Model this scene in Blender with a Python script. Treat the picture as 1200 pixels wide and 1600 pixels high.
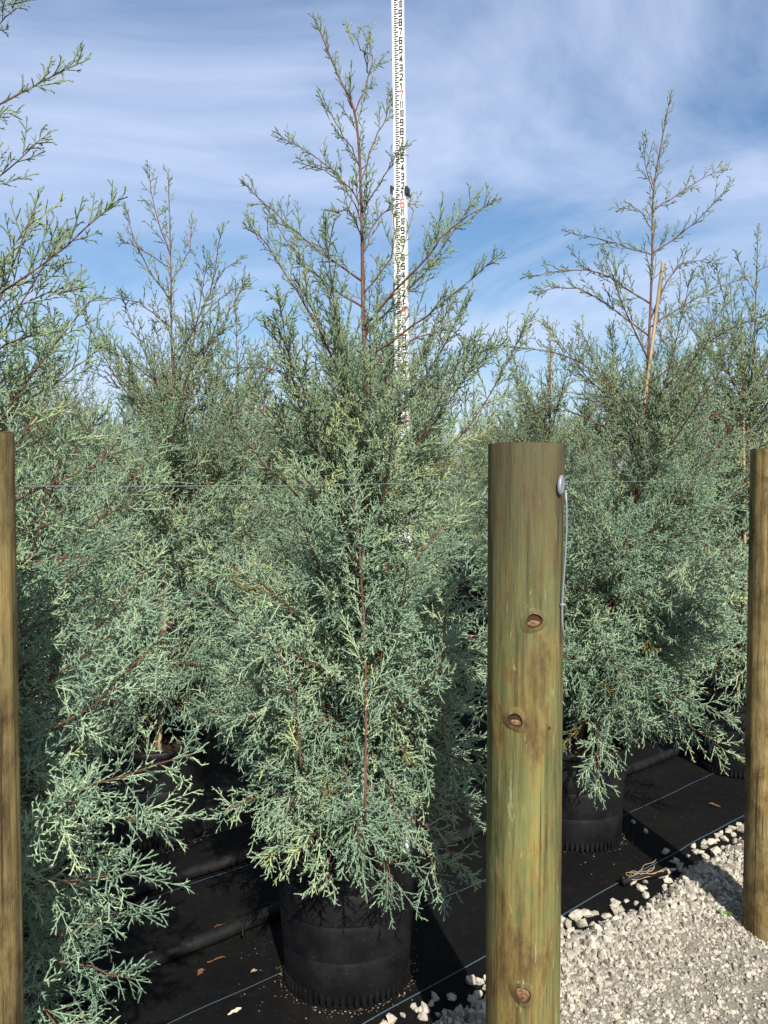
import bpy, math, random
import numpy as np
from mathutils import Vector, noise as mnoise

for o in list(bpy.data.objects):
    bpy.data.objects.remove(o)
scn = bpy.context.scene
col = scn.collection
R = math.radians

# ------------------------------------------------------------------ camera
CAM_H = 1.40
F = 1294.0
PITCH = math.atan(50.0 / F)
cam_d = bpy.data.cameras.new('camera')
cam_d.sensor_fit = 'VERTICAL'
cam_d.sensor_height = 32.0
cam_d.sensor_width = 24.0
cam_d.lens = 32.0 * F / 1600.0
cam_d.clip_start = 0.05
cam_d.clip_end = 2000
cam = bpy.data.objects.new('camera', cam_d)
col.objects.link(cam)
cam.location = (0, 0, CAM_H)
cam.rotation_euler = (R(90) - PITCH, 0, 0)
scn.camera = cam

# ------------------------------------------------------------------ light
SUN_EL = R(38)
SHADOW = Vector((-0.23, 0.97, 0)).normalized()       # where shadows fall on the ground
sun_dir = Vector((-SHADOW.x * math.cos(SUN_EL), -SHADOW.y * math.cos(SUN_EL), math.sin(SUN_EL)))
world = bpy.data.worlds.new('World')
scn.world = world
world.use_nodes = True
wn, wl = world.node_tree.nodes, world.node_tree.links
wn.clear()
w_out = wn.new('ShaderNodeOutputWorld')
w_bg = wn.new('ShaderNodeBackground')
w_bg.inputs['Strength'].default_value = 0.066
sky = wn.new('ShaderNodeTexSky')
sky.sky_type = 'NISHITA'
sky.sun_disc = False
sky.sun_elevation = SUN_EL
sky.sun_rotation = math.atan2(sun_dir.x, sun_dir.y)
sky.air_density = 1.1
sky.dust_density = 0.8
sky.ozone_density = 3.5
# thin cirrus: noise on a flat layer high above the ground
tc = wn.new('ShaderNodeTexCoord')
sep = wn.new('ShaderNodeSeparateXYZ')
wl.new(tc.outputs['Generated'], sep.inputs[0])
zz = wn.new('ShaderNodeMath'); zz.operation = 'ADD'; zz.inputs[1].default_value = 0.18
zm = wn.new('ShaderNodeMath'); zm.operation = 'MAXIMUM'; zm.inputs[1].default_value = 0.0
wl.new(sep.outputs['Z'], zm.inputs[0]); wl.new(zm.outputs[0], zz.inputs[0])
dx = wn.new('ShaderNodeMath'); dx.operation = 'DIVIDE'
dy = wn.new('ShaderNodeMath'); dy.operation = 'DIVIDE'
wl.new(sep.outputs['X'], dx.inputs[0]); wl.new(zz.outputs[0], dx.inputs[1])
wl.new(sep.outputs['Y'], dy.inputs[0]); wl.new(zz.outputs[0], dy.inputs[1])
cmb = wn.new('ShaderNodeCombineXYZ')
wl.new(dx.outputs[0], cmb.inputs[0]); wl.new(dy.outputs[0], cmb.inputs[1])
mp = wn.new('ShaderNodeMapping')
mp.inputs['Rotation'].default_value = (0, 0, R(-32))
mp.inputs['Scale'].default_value = (0.95, 1.0, 1)
mp.inputs['Location'].default_value = (2.3, 0.35, 0)
wl.new(cmb.outputs[0], mp.inputs[0])
n1 = wn.new('ShaderNodeTexNoise')
n1.inputs['Scale'].default_value = 1.15; n1.inputs['Detail'].default_value = 9
n1.inputs['Roughness'].default_value = 0.56; n1.inputs['Distortion'].default_value = 0.9
wl.new(mp.outputs[0], n1.inputs['Vector'])
rmp = wn.new('ShaderNodeValToRGB')
rmp.color_ramp.elements[0].position = 0.35; rmp.color_ramp.elements[0].color = (0.08, 0.08, 0.08, 1)
rmp.color_ramp.elements[1].position = 0.67; rmp.color_ramp.elements[1].color = (0.86, 0.86, 0.86, 1)
wl.new(n1.outputs['Fac'], rmp.inputs[0])
mixc = wn.new('ShaderNodeMix'); mixc.data_type = 'RGBA'
mixc.inputs['B'].default_value = (5.9, 6.8, 9.0, 1)
wl.new(rmp.outputs['Color'], mixc.inputs['Factor'])
hsv = wn.new('ShaderNodeHueSaturation'); hsv.inputs['Saturation'].default_value = 1.18; hsv.inputs['Value'].default_value = 1.08
wl.new(sky.outputs['Color'], hsv.inputs['Color'])
wl.new(hsv.outputs['Color'], mixc.inputs['A'])
wl.new(mixc.outputs['Result'], w_bg.inputs['Color'])
wl.new(w_bg.outputs[0], w_out.inputs['Surface'])

sun_d = bpy.data.lights.new('sun', 'SUN')
sun_d.energy = 5.0
sun_d.angle = R(0.55)
sun_d.color = (1.0, 0.955, 0.88)
sun = bpy.data.objects.new('sun', sun_d)
col.objects.link(sun)
sun.rotation_euler = (-sun_dir).to_track_quat('-Z', 'Y').to_euler()
sun.location = (1, -3, 5)

scn.view_settings.view_transform = 'Standard'
scn.view_settings.look = 'None'
scn.view_settings.exposure = 0.84
scn.view_settings.gamma = 1.0
scn.render.engine = 'CYCLES'
scn.cycles.max_bounces = 4
scn.cycles.diffuse_bounces = 2
scn.cycles.transparent_max_bounces = 4

# ------------------------------------------------------------------ helpers
CF = np.array([0, math.cos(PITCH), -math.sin(PITCH)])
CU = np.array([0, math.sin(PITCH), math.cos(PITCH)])
def at(px, py, Y):
    """point at forward distance Y seen at photo coordinate px,py"""
    d = CF + np.array([1, 0, 0]) * (px - 600) / F + CU * (800 - py) / F
    t = Y / d[1]
    return np.array([0, 0, CAM_H]) + d * t

ROW = R(49.5)
U = np.array([math.sin(ROW), math.cos(ROW), 0])       # along the rows and the fence
N = np.array([-math.cos(ROW), math.sin(ROW), 0])      # away from the gravel, across the rows
def un(u, n, z=0):
    return U * u + N * n + np.array([0, 0, z])

def tag(o, label=None, cat=None, group=None, kind=None):
    if label: o['label'] = label
    if cat: o['category'] = cat
    if group: o['group'] = group
    if kind: o['kind'] = kind
    return o

def link(o, parent=None):
    col.objects.link(o)
    if parent is not None:
        o.parent = parent
    return o

def empty(name, loc=(0, 0, 0)):
    o = bpy.data.objects.new(name, None)
    o.empty_display_size = 0.1
    col.objects.link(o)
    o.location = loc
    return o

def mesh_np(name, V, faces_list, mats, parent=None, matidx=None, attrs=None, smooth=True, loc=None):
    """faces_list: list of (n,k) int arrays; matidx: list of ints or arrays alongside"""
    me = bpy.data.meshes.new(name)
    V = np.asarray(V, dtype=np.float32)
    me.vertices.add(len(V)); me.vertices.foreach_set('co', V.ravel())
    loops = np.concatenate([f.ravel() for f in faces_list]).astype(np.int32)
    tot = np.concatenate([np.full(len(f), f.shape[1], dtype=np.int32) for f in faces_list])
    start = np.concatenate([[0], np.cumsum(tot)[:-1]]).astype(np.int32)
    me.loops.add(len(loops)); me.loops.foreach_set('vertex_index', loops)
    me.polygons.add(len(tot)); me.polygons.foreach_set('loop_start', start)
    if matidx is not None:
        mi = np.concatenate([np.full(len(f), m, dtype=np.int32) if np.isscalar(m) else m for f, m in zip(faces_list, matidx)])
        me.polygons.foreach_set('material_index', mi)
    me.polygons.foreach_set('use_smooth', np.full(len(tot), smooth, dtype=bool))
    for k, a in (attrs or {}).items():
        at_ = me.attributes.new(k, 'FLOAT', 'POINT')
        at_.data.foreach_set('value', np.asarray(a, dtype=np.float32))
    for m in (mats if isinstance(mats, (list, tuple)) else [mats]):
        me.materials.append(m)
    me.update(calc_edges=True)
    me.validate()
    o = bpy.data.objects.new(name, me)
    link(o, parent)
    if loc is not None: o.location = loc
    return o

class MB:
    """collects boxes, tubes and lathes into one mesh"""
    def __init__(s): s.v = []; s.f = []
    def add(s, vs, fs):
        b = len(s.v); s.v += [tuple(map(float, v)) for v in vs]; s.f += [[i + b for i in f] for f in fs]
    def box(s, c, size, rot=None):
        c = np.array(c, float); h = np.array(size) / 2
        vs = []
        for x in (-1, 1):
            for y in (-1, 1):
                for z in (-1, 1):
                    p = np.array([x, y, z]) * h
                    if rot is not None: p = rot @ p
                    vs.append(c + p)
        s.add(vs, [[0, 1, 3, 2], [4, 6, 7, 5], [0, 4, 5, 1], [2, 3, 7, 6], [0, 2, 6, 4], [1, 5, 7, 3]])
    def tube(s, pts, rad, n=8, caps=True):
        pts = [np.array(p, float) for p in pts]
        rad = rad if hasattr(rad, '__len__') else [rad] * len(pts)
        b = len(s.v); up = None
        for i, p in enumerate(pts):
            d = pts[min(i + 1, len(pts) - 1)] - pts[max(i - 1, 0)]; d /= np.linalg.norm(d) + 1e-12
            if up is None: up = np.array([0, 0, 1.0]) if abs(d[2]) < 0.9 else np.array([1.0, 0, 0])
            x = np.cross(up, d); x /= np.linalg.norm(x) + 1e-12; y = np.cross(d, x); up = y
            for k in range(n):
                a = 2 * math.pi * k / n
                s.v.append(tuple(p + rad[i] * (math.cos(a) * x + math.sin(a) * y)))
        for i in range(len(pts) - 1):
            for k in range(n):
                s.f.append([b + i * n + k, b + i * n + (k + 1) % n, b + (i + 1) * n + (k + 1) % n, b + (i + 1) * n + k])
        if caps:
            s.f.append([b + k for k in range(n)][::-1]); s.f.append([b + (len(pts) - 1) * n + k for k in range(n)])
    def lathe(s, prof, n=48, closed=False):
        b = len(s.v)
        for r, z in prof:
            for k in range(n):
                a = 2 * math.pi * k / n; s.v.append((r * math.cos(a), r * math.sin(a), z))
        for i in range(len(prof) - 1):
            for k in range(n):
                s.f.append([b + i * n + k, b + i * n + (k + 1) % n, b + (i + 1) * n + (k + 1) % n, b + (i + 1) * n + k])
        if closed:
            s.f.append([b + k for k in range(n)][::-1]); s.f.append([b + (len(prof) - 1) * n + k for k in range(n)])
    def build(s, name, mat, parent=None, smooth=False, loc=None):
        me = bpy.data.meshes.new(name); me.from_pydata(s.v, [], s.f)
        for m in (mat if isinstance(mat, (list, tuple)) else [mat]): me.materials.append(m)
        if smooth:
            me.polygons.foreach_set('use_smooth', [True] * len(me.polygons))
        me.update()
        o = bpy.data.objects.new(name, me); link(o, parent)
        if loc is not None: o.location = loc
        return o

def smooth_by_angle(o, ang=35):
    me = o.data
    me.polygons.foreach_set('use_smooth', [True] * len(me.polygons))
    me.set_sharp_from_angle(angle=R(ang))

# ------------------------------------------------------------------ materials
def new_mat(name, base=(0.5, 0.5, 0.5), rough=0.6, spec=0.3):
    m = bpy.data.materials.new(name); m.use_nodes = True
    b = m.node_tree.nodes['Principled BSDF']
    b.inputs['Base Color'].default_value = (*base, 1)
    b.inputs['Roughness'].default_value = rough
    b.inputs['Specular IOR Level'].default_value = spec
    return m, m.node_tree.nodes, m.node_tree.links, b

def ramp(nodes, stops):
    r = nodes.new('ShaderNodeValToRGB')
    while len(r.color_ramp.elements) < len(stops): r.color_ramp.elements.new(0.5)
    for e, (p, c) in zip(r.color_ramp.elements, stops):
        e.position = p; e.color = (*c, 1) if len(c) == 3 else c
    return r

def noise_tex(nodes, links, scale, detail=4, rough=0.55, vec=None, mapscale=None, dist=0.0):
    t = nodes.new('ShaderNodeTexNoise')
    t.inputs['Scale'].default_value = scale; t.inputs['Detail'].default_value = detail
    t.inputs['Roughness'].default_value = rough; t.inputs['Distortion'].default_value = dist
    if vec is not None:
        if mapscale is not None:
            mm = nodes.new('ShaderNodeMapping'); mm.inputs['Scale'].default_value = mapscale
            links.new(vec, mm.inputs[0]); vec = mm.outputs[0]
        links.new(vec, t.inputs['Vector'])
    return t

def mix(nodes, links, fac, a, b, blend='MIX'):
    m = nodes.new('ShaderNodeMix'); m.data_type = 'RGBA'; m.blend_type = blend
    for sock, val in (('Factor', fac), ('A', a), ('B', b)):
        if hasattr(val, 'links') or hasattr(val, 'is_linked'): links.new(val, m.inputs[sock])
        elif isinstance(val, (int, float)): m.inputs[sock].default_value = val
        else: m.inputs[sock].default_value = (*val, 1)
    return m.outputs['Result']

def bump(nodes, links, bsdf, height, strength=0.4, dist=0.01):
    b = nodes.new('ShaderNodeBump'); b.inputs['Strength'].default_value = strength; b.inputs['Distance'].default_value = dist
    links.new(height, b.inputs['Height']); links.new(b.outputs[0], bsdf.inputs['Normal'])

# juniper foliage: glaucous blue green, yellower young shoots, a little dead brown
M_LEAF, nn, ll, bb = new_mat('juniper_foliage', rough=0.62, spec=0.25)
ta = nn.new('ShaderNodeAttribute'); ta.attribute_name = 'tint'
rp = ramp(nn, [(0.0, (0.150, 0.095, 0.030)), (0.06, (0.150, 0.125, 0.035)), (0.12, (0.085, 0.135, 0.088)), (0.45, (0.178, 0.262, 0.174)),
               (0.70, (0.275, 0.362, 0.218)), (0.86, (0.345, 0.415, 0.210)), (1.0, (0.370, 0.420, 0.180))])
ll.new(ta.outputs['Fac'], rp.inputs[0])
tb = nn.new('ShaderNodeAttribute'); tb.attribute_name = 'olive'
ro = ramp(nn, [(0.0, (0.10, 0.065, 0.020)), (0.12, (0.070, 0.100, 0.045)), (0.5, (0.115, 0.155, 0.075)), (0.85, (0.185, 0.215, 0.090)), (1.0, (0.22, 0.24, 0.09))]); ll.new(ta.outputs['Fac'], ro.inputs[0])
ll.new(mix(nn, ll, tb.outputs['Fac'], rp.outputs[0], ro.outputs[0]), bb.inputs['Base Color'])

M_TWIG, nn, ll, bb = new_mat('red_brown_bark', rough=0.75, spec=0.2)
g = nn.new('ShaderNodeNewGeometry')
nt = noise_tex(nn, ll, 60, 3, vec=g.outputs['Position'], mapscale=(1, 1, 0.3))
rp = ramp(nn, [(0.3, (0.075, 0.036, 0.026)), (0.55, (0.120, 0.056, 0.040)), (0.8, (0.200, 0.118, 0.085))])
ll.new(nt.outputs['Fac'], rp.inputs[0]); ll.new(rp.outputs[0], bb.inputs['Base Color'])

M_POT, nn, ll, bb = new_mat('black_pot_plastic', (0.006, 0.0062, 0.007), 0.55, 0.22)
tcn = nn.new('ShaderNodeTexCoord')
nt = noise_tex(nn, ll, 14, 5, 0.65, tcn.outputs['Object'])
rp = ramp(nn, [(0.4, (0.0036, 0.0038, 0.0046)), (0.75, (0.0085, 0.0084, 0.0086))])
sp_ = noise_tex(nn, ll, 220, 2, 0.5, tcn.outputs['Object'])
spr = ramp(nn, [(0.70, (0, 0, 0)), (0.78, (1, 1, 1))]); ll.new(sp_.outputs['Fac'], spr.inputs[0])
ll.new(nt.outputs['Fac'], rp.inputs[0])
ll.new(mix(nn, ll, spr.outputs[0], rp.outputs[0], (0.075, 0.070, 0.062)), bb.inputs['Base Color'])
rr = ramp(nn, [(0.35, (0.42,) * 3), (0.7, (0.62,) * 3)]); ll.new(nt.outputs['Fac'], rr.inputs[0]); ll.new(rr.outputs[0], bb.inputs['Roughness'])

M_SOIL, nn, ll, bb = new_mat('potting_soil', (0.035, 0.022, 0.014), 0.95, 0.1)
tcn = nn.new('ShaderNodeTexCoord'); nt = noise_tex(nn, ll, 70, 5, 0.7, tcn.outputs['Object'])
rp = ramp(nn, [(0.35, (0.018, 0.011, 0.008)), (0.7, (0.085, 0.055, 0.035))]); ll.new(nt.outputs['Fac'], rp.inputs[0]); ll.new(rp.outputs[0], bb.inputs['Base Color'])
bump(nn, ll, bb, nt.outputs['Fac'], 0.8, 0.02)

M_FABRIC, nn, ll, bb = new_mat('woven_ground_fabric', (0.006, 0.006, 0.006), 0.75, 0.10)
g = nn.new('ShaderNodeNewGeometry')
d1 = noise_tex(nn, ll, 3.2, 6, 0.62, g.outputs['Position'])
d2 = noise_tex(nn, ll, 26, 4, 0.6, g.outputs['Position'])
sp_ = noise_tex(nn, ll, 190, 2, 0.5, g.outputs['Position'])
r1 = ramp(nn, [(0.40, (0.0030, 0.0030, 0.0034)), (0.62, (0.0050, 0.0048, 0.0043)), (0.78, (0.017, 0.015, 0.0115))]); ll.new(d1.outputs['Fac'], r1.inputs[0])
r2 = ramp(nn, [(0.5, (0, 0, 0)), (0.85, (0.4, 0.4, 0.4))]); ll.new(d2.outputs['Fac'], r2.inputs[0])
c1 = mix(nn, ll, r2.outputs[0], r1.outputs[0], (0.018, 0.0158, 0.0122))
r3 = ramp(nn, [(0.725, (0, 0, 0)), (0.775, (1, 1, 1))]); ll.new(sp_.outputs['Fac'], r3.inputs[0])
ll.new(mix(nn, ll, r3.outputs[0], c1, (0.11, 0.095, 0.075)), bb.inputs['Base Color'])
mpr = nn.new('ShaderNodeMapping'); mpr.inputs['Rotation'].default_value = (0, 0, ROW); ll.new(g.outputs['Position'], mpr.inputs[0])
wv = nn.new('ShaderNodeTexWave'); wv.inputs['Scale'].default_value = 95; wv.inputs['Distortion'].default_value = 0.6; ll.new(mpr.outputs[0], wv.inputs['Vector'])
wv2 = nn.new('ShaderNodeTexWave'); wv2.bands_direction = 'Y'; wv2.inputs['Scale'].default_value = 95; ll.new(mpr.outputs[0], wv2.inputs['Vector'])
adm = nn.new('ShaderNodeMath'); adm.operation = 'ADD'; ll.new(wv.outputs['Fac'], adm.inputs[0]); ll.new(wv2.outputs['Fac'], adm.inputs[1])
ad2 = nn.new('ShaderNodeMath'); ad2.operation = 'MULTIPLY_ADD'; ad2.inputs[1].default_value = 0.25; ll.new(adm.outputs[0], ad2.inputs[0]); ll.new(d2.outputs['Fac'], ad2.inputs[2])
bump(nn, ll, bb, ad2.outputs[0], 0.35, 0.004)

M_THREAD, *_ = new_mat('blue_marker_thread', (0.060, 0.092, 0.120), 0.7, 0.2)
M_PIPE, nn, ll, bb = new_mat('black_irrigation_pipe', (0.006, 0.006, 0.006), 0.6, 0.18)
g = nn.new('ShaderNodeNewGeometry'); nt = noise_tex(nn, ll, 22, 5, 0.65, g.outputs['Position'])
rp = ramp(nn, [(0.4, (0.0050, 0.0050, 0.0056)), (0.8, (0.016, 0.0145, 0.0125))]); ll.new(nt.outputs['Fac'], rp.inputs[0]); ll.new(rp.outputs[0], bb.inputs['Base Color'])

def stone_mat(name, stops, scale):
    m, nn, ll, bb = new_mat(name, rough=0.9, spec=0.15)
    ga = nn.new('ShaderNodeNewGeometry'); nt = noise_tex(nn, ll, scale, 5, 0.65, ga.outputs['Position'])
    big = noise_tex(nn, ll, 4.5, 4, 0.6, ga.outputs['Position'])
    rp = ramp(nn, stops); ll.new(nt.outputs['Fac'], rp.inputs[0])
    bg = ramp(nn, [(0.56, (0, 0, 0)), (0.74, (0.45, 0.45, 0.45))]); ll.new(big.outputs['Fac'], bg.inputs[0])
    a = mix(nn, ll, bg.outputs[0], rp.outputs[0], (0.33, 0.31, 0.25))
    ti = nn.new('ShaderNodeAttribute'); ti.attribute_name = 'tint'
    oi = nn.new('ShaderNodeObjectInfo')
    sm = nn.new('ShaderNodeMath'); sm.operation = 'ADD'; ll.new(ti.outputs['Fac'], sm.inputs[0]); sm.inputs[1].default_value = 0.0
    tr = ramp(nn, [(0.0, (0.45, 0.43, 0.40)), (0.45, (0.95, 0.94, 0.92)), (1.0, (1.28, 1.26, 1.2))])
    ll.new(sm.outputs[0], tr.inputs[0])
    ll.new(mix(nn, ll, 1.0, a, tr.outputs[0], 'MULTIPLY'), bb.inputs['Base Color'])
    bump(nn, ll, bb, nt.outputs['Fac'], 0.6, 0.006)
    return m
M_STONE = stone_mat('pale_limestone', [(0.3, (0.215, 0.195, 0.160)), (0.55, (0.345, 0.316, 0.265)), (0.8, (0.46, 0.428, 0.365))], 45)
M_FINES, nn, ll, bb = new_mat('crushed_limestone_fines', rough=0.95, spec=0.1)
g = nn.new('ShaderNodeNewGeometry')
a1 = noise_tex(nn, ll, 160, 5, 0.7, g.outputs['Position']); a2 = noise_tex(nn, ll, 3.4, 5, 0.6, g.outputs['Position'])
vo = nn.new('ShaderNodeTexVoronoi'); vo.inputs['Scale'].default_value = 110; ll.new(g.outputs['Position'], vo.inputs['Vector'])
rp = ramp(nn, [(0.3, (0.12, 0.107, 0.086)), (0.5, (0.25, 0.228, 0.186)), (0.75, (0.41, 0.378, 0.318))]); ll.new(a1.outputs['Fac'], rp.inputs[0])
r2 = ramp(nn, [(0.5, (0, 0, 0)), (0.68, (0.7, 0.7, 0.7))]); ll.new(a2.outputs['Fac'], r2.inputs[0])
c = mix(nn, ll, r2.outputs[0], rp.outputs[0], (0.29, 0.27, 0.19))
ll.new(c, bb.inputs['Base Color'])
hm = nn.new('ShaderNodeMath'); hm.operation = 'SUBTRACT'; vo.inputs['Scale'].default_value = 190; ll.new(a1.outputs['Fac'], hm.inputs[0]); ll.new(vo.outputs['Distance'], hm.inputs[1])
bump(nn, ll, bb, a1.outputs['Fac'], 1.0, 0.008)

def post_mat(name, warm):
    m, nn, ll, bb = new_mat(name, rough=0.72, spec=0.25)
    t = nn.new('ShaderNodeTexCoord'); ob = t.outputs['Object']
    grain = noise_tex(nn, ll, 95, 8, 0.7, ob, (1, 1, 0.030), 0.25)
    check = noise_tex(nn, ll, 150, 3, 0.6, ob, (1, 1, 0.012), 0.2)
    streak = noise_tex(nn, ll, 20, 9, 0.70, ob, (1, 1, 0.22 if warm else 0.11), 0.35)
    patch = noise_tex(nn, ll, 9 if warm else 7.5, 9, 0.72, ob, (1, 1, 0.75 if warm else 0.40), 0.4)
    patch2 = noise_tex(nn, ll, 13, 9, 0.72, ob, (1, 1, 0.24), 0.3)
    chips = noise_tex(nn, ll, 55, 7, 0.75, ob, (1, 1, 0.18), 0.3)
    if warm:
        base = ramp(nn, [(0.36, (0.075, 0.050, 0.019)), (0.46, (0.150, 0.108, 0.042)), (0.54, (0.205, 0.155, 0.062)), (0.66, (0.26, 0.205, 0.092))])
    else:
        base = ramp(nn, [(0.34, (0.050, 0.032, 0.012)), (0.42, (0.105, 0.072, 0.025)), (0.48, (0.136, 0.112, 0.038)), (0.56, (0.104, 0.118, 0.045)), (0.63, (0.160, 0.136, 0.048)), (0.70, (0.235, 0.170, 0.062))])
    ll.new(patch.outputs['Fac'], base.inputs[0])
    sr = ramp(nn, [(0.36, (0.38, 0.32, 0.27)), (0.50, (1, 1, 1)), (0.66, (1.5, 1.38, 1.15))]); ll.new(streak.outputs['Fac'], sr.inputs[0])
    c = mix(nn, ll, 0.9, base.outputs[0], sr.outputs[0], 'MULTIPLY')
    gr = ramp(nn, [(0.36, (0.50, 0.47, 0.44)), (0.5, (1, 1, 1)), (0.7, (1.15, 1.14, 1.1))]); ll.new(grain.outputs['Fac'], gr.inputs[0])
    c = mix(nn, ll, 0.85, c, gr.outputs[0], 'MULTIPLY')
    tr = ramp(nn, [(0.585, (0, 0, 0)), (0.68, (0.8, 0.8, 0.8))]); ll.new(patch2.outputs['Fac'], tr.inputs[0])
    c = mix(nn, ll, tr.outputs[0], c, (0.225, 0.160, 0.062) if not warm else (0.25, 0.195, 0.095))
    cr = ramp(nn, [(0.60, (0, 0, 0)), (0.64, (0.8, 0.8, 0.8))]); ll.new(chips.outputs['Fac'], cr.inputs[0])
    c = mix(nn, ll, cr.outputs[0], c, (0.185, 0.220, 0.110) if not warm else (0.21, 0.16, 0.08))
    # soot-dark weathering towards the top, a stain with uneven lower edge
    if not warm:
        sx = nn.new('ShaderNodeSeparateXYZ'); ll.new(ob, sx.inputs[0])
        az = nn.new('ShaderNodeMath'); az.operation = 'MULTIPLY_ADD'; az.inputs[1].default_value = 0.9; ll.new(streak.outputs['Fac'], az.inputs[0]); ll.new(sx.outputs['Z'], az.inputs[2])
        wr = ramp(nn, [(0.0, (0, 0, 0)), (1.0, (0.72, 0.72, 0.72))])
        mr = nn.new('ShaderNodeMapRange'); mr.inputs['From Min'].default_value = 1.42; mr.inputs['From Max'].default_value = 1.88; ll.new(az.outputs[0], mr.inputs['Value']); ll.new(mr.outputs[0], wr.inputs[0])
        c = mix(nn, ll, wr.outputs[0], c, (0.058, 0.050, 0.028))
    ck = ramp(nn, [(0.64, (0, 0, 0)), (0.69, (0.8, 0.8, 0.8))]); ll.new(check.outputs['Fac'], ck.inputs[0])
    c = mix(nn, ll, ck.outputs[0], c, (0.030, 0.020, 0.010))
    ll.new(c, bb.inputs['Base Color'])
    hs = nn.new('ShaderNodeMath'); hs.operation = 'ADD'; ll.new(grain.outputs['Fac'], hs.inputs[0]); ll.new(chips.outputs['Fac'], hs.inputs[1])
    bump(nn, ll, bb, hs.outputs[0], 0.6, 0.005)
    return m
M_POST = post_mat('green_brown_treated_wood', False)
M_POSTW = post_mat('tan_treated_wood', True)
M_ENDGRAIN, *_ = new_mat('dark_end_grain', (0.075, 0.055, 0.030), 0.9, 0.1)
M_KNOT, nn, ll, bb = new_mat('orange_knot_wood', rough=0.75, spec=0.2)
tcn = nn.new('ShaderNodeTexCoord'); nt = noise_tex(nn, ll, 160, 4, 0.6, tcn.outputs['Object'])
rp = ramp(nn, [(0.36, (0.055, 0.024, 0.012)), (0.52, (0.14, 0.082, 0.040)), (0.68, (0.25, 0.165, 0.085))]); ll.new(nt.outputs['Fac'], rp.inputs[0]); ll.new(rp.outputs[0], bb.inputs['Base Color'])
M_KNOTD, *_ = new_mat('dark_knot_ring', (0.045, 0.022, 0.012), 0.85, 0.1)
M_STEEL, *_ = new_mat('galvanised_grey', (0.20, 0.22, 0.25), 0.5, 0.5)
M_STEEL.node_tree.nodes['Principled BSDF'].inputs['Metallic'].default_value = 0.35
M_WIRE, *_ = new_mat('dull_fence_wire', (0.13, 0.145, 0.15), 0.5, 0.5)
M_ROD, *_ = new_mat('white_rod_enamel', (0.62, 0.62, 0.61), 0.45, 0.4)
M_RODSIDE, *_ = new_mat('grey_rod_edge', (0.28, 0.29, 0.30), 0.5, 0.4)
M_INK, *_ = new_mat('black_print', (0.02, 0.02, 0.02), 0.6, 0.2)
M_RED, *_ = new_mat('red_print', (0.72, 0.12, 0.09), 0.6, 0.2)
M_CLIP, *_ = new_mat('black_clip_plastic', (0.016, 0.017, 0.018), 0.45, 0.4)
M_CANE, nn, ll, bb = new_mat('bamboo_cane', rough=0.55, spec=0.35)
g = nn.new('ShaderNodeNewGeometry'); nt = noise_tex(nn, ll, 40, 4, 0.6, g.outputs['Position'], (1, 1, 0.2))
rp = ramp(nn, [(0.3, (0.21, 0.145, 0.075)), (0.7, (0.38, 0.29, 0.165))]); ll.new(nt.outputs['Fac'], rp.inputs[0]); ll.new(rp.outputs[0], bb.inputs['Base Color'])
M_TIE, *_ = new_mat('green_tie_tape', (0.012, 0.115, 0.085), 0.5, 0.4)
M_DRY, nn, ll, bb = new_mat('dry_leaf', rough=0.8, spec=0.2)
oi = nn.new('ShaderNodeObjectInfo'); rp = ramp(nn, [(0, (0.10, 0.040, 0.018)), (0.6, (0.16, 0.085, 0.040)), (1, (0.27, 0.19, 0.12))]); ll.new(oi.outputs['Random'], rp.inputs[0]); ll.new(rp.outputs[0], bb.inputs['Base Color'])
M_CHIP, *_ = new_mat('pale_wood_chip', (0.55, 0.44, 0.32), 0.8, 0.2)
M_WEED, *_ = new_mat('fresh_weed_green', (0.09, 0.16, 0.03), 0.6, 0.3)

# ------------------------------------------------------------------ ground
EDGE_N = 1.545                                        # fabric / gravel border
rng = np.random.default_rng(7)
def grid(us, ns, zf):
    V = []; uu, vv = np.meshgrid(us, ns, indexing='ij')
    for a, b in zip(uu.ravel(), vv.ravel()): V.append(un(a, b, zf(a, b)))
    nu, nv = len(us), len(ns)
    i = np.arange(nu - 1)[:, None] * nv + np.arange(nv - 1)[None, :]
    Fq = np.stack([i, i + nv, i + nv + 1, i + 1], -1).reshape(-1, 4)
    return np.array(V), Fq
def nz(x, y, s, k=0.0):
    return mnoise.noise(Vector((x * s, y * s, k)))
def fab_z(a, b):
    if a < -2 or a > 6 or b > 6: return 0.0
    return 0.006 * nz(a, b, 2.2) + 0.004 * nz(a, b, 7, 3.0)
us = np.concatenate([np.linspace(-80, -3, 6), np.arange(-2.6, 6.01, 0.06), np.linspace(7, 90, 8)])
ns = np.concatenate([np.arange(1.30, 3.6, 0.045), np.arange(3.6, 7, 0.2), np.linspace(8, 110, 10)])
V, Fq = grid(us, ns, fab_z)
fabric = mesh_np('ground_fabric', V, [Fq], M_FABRIC)
tag(fabric, 'black woven weed fabric laid under the potted trees', kind='structure')

def grav_z(a, b):
    z = 0.012 + 0.030 * math.exp(-((b - 1.36) / 0.17) ** 2) * (0.8 + 0.5 * nz(a, b, 3.0, 9))
    z += 0.010 * nz(a, b, 5, 1) + 0.006 * nz(a, b, 17, 2)
    lim = EDGE_N + 0.05 * nz(a, 0, 2.3, 5) + 0.02 * nz(a, 0, 9, 6)
    if b > lim - 0.10: z -= (b - lim + 0.10) * 0.75
    return z
us = np.concatenate([np.linspace(-60, -2, 5), np.arange(-1.5, 4.6, 0.03), np.linspace(5, 60, 6)])
ns = np.concatenate([np.linspace(-40, -0.4, 6), np.arange(-0.1, 1.68, 0.03)])
V, Fq = grid(us, ns, grav_z)
gravel = mesh_np('gravel_path', V, [Fq], M_FINES)
tag(gravel, 'pale crushed limestone gravel beside the fabric', kind='structure')

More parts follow.
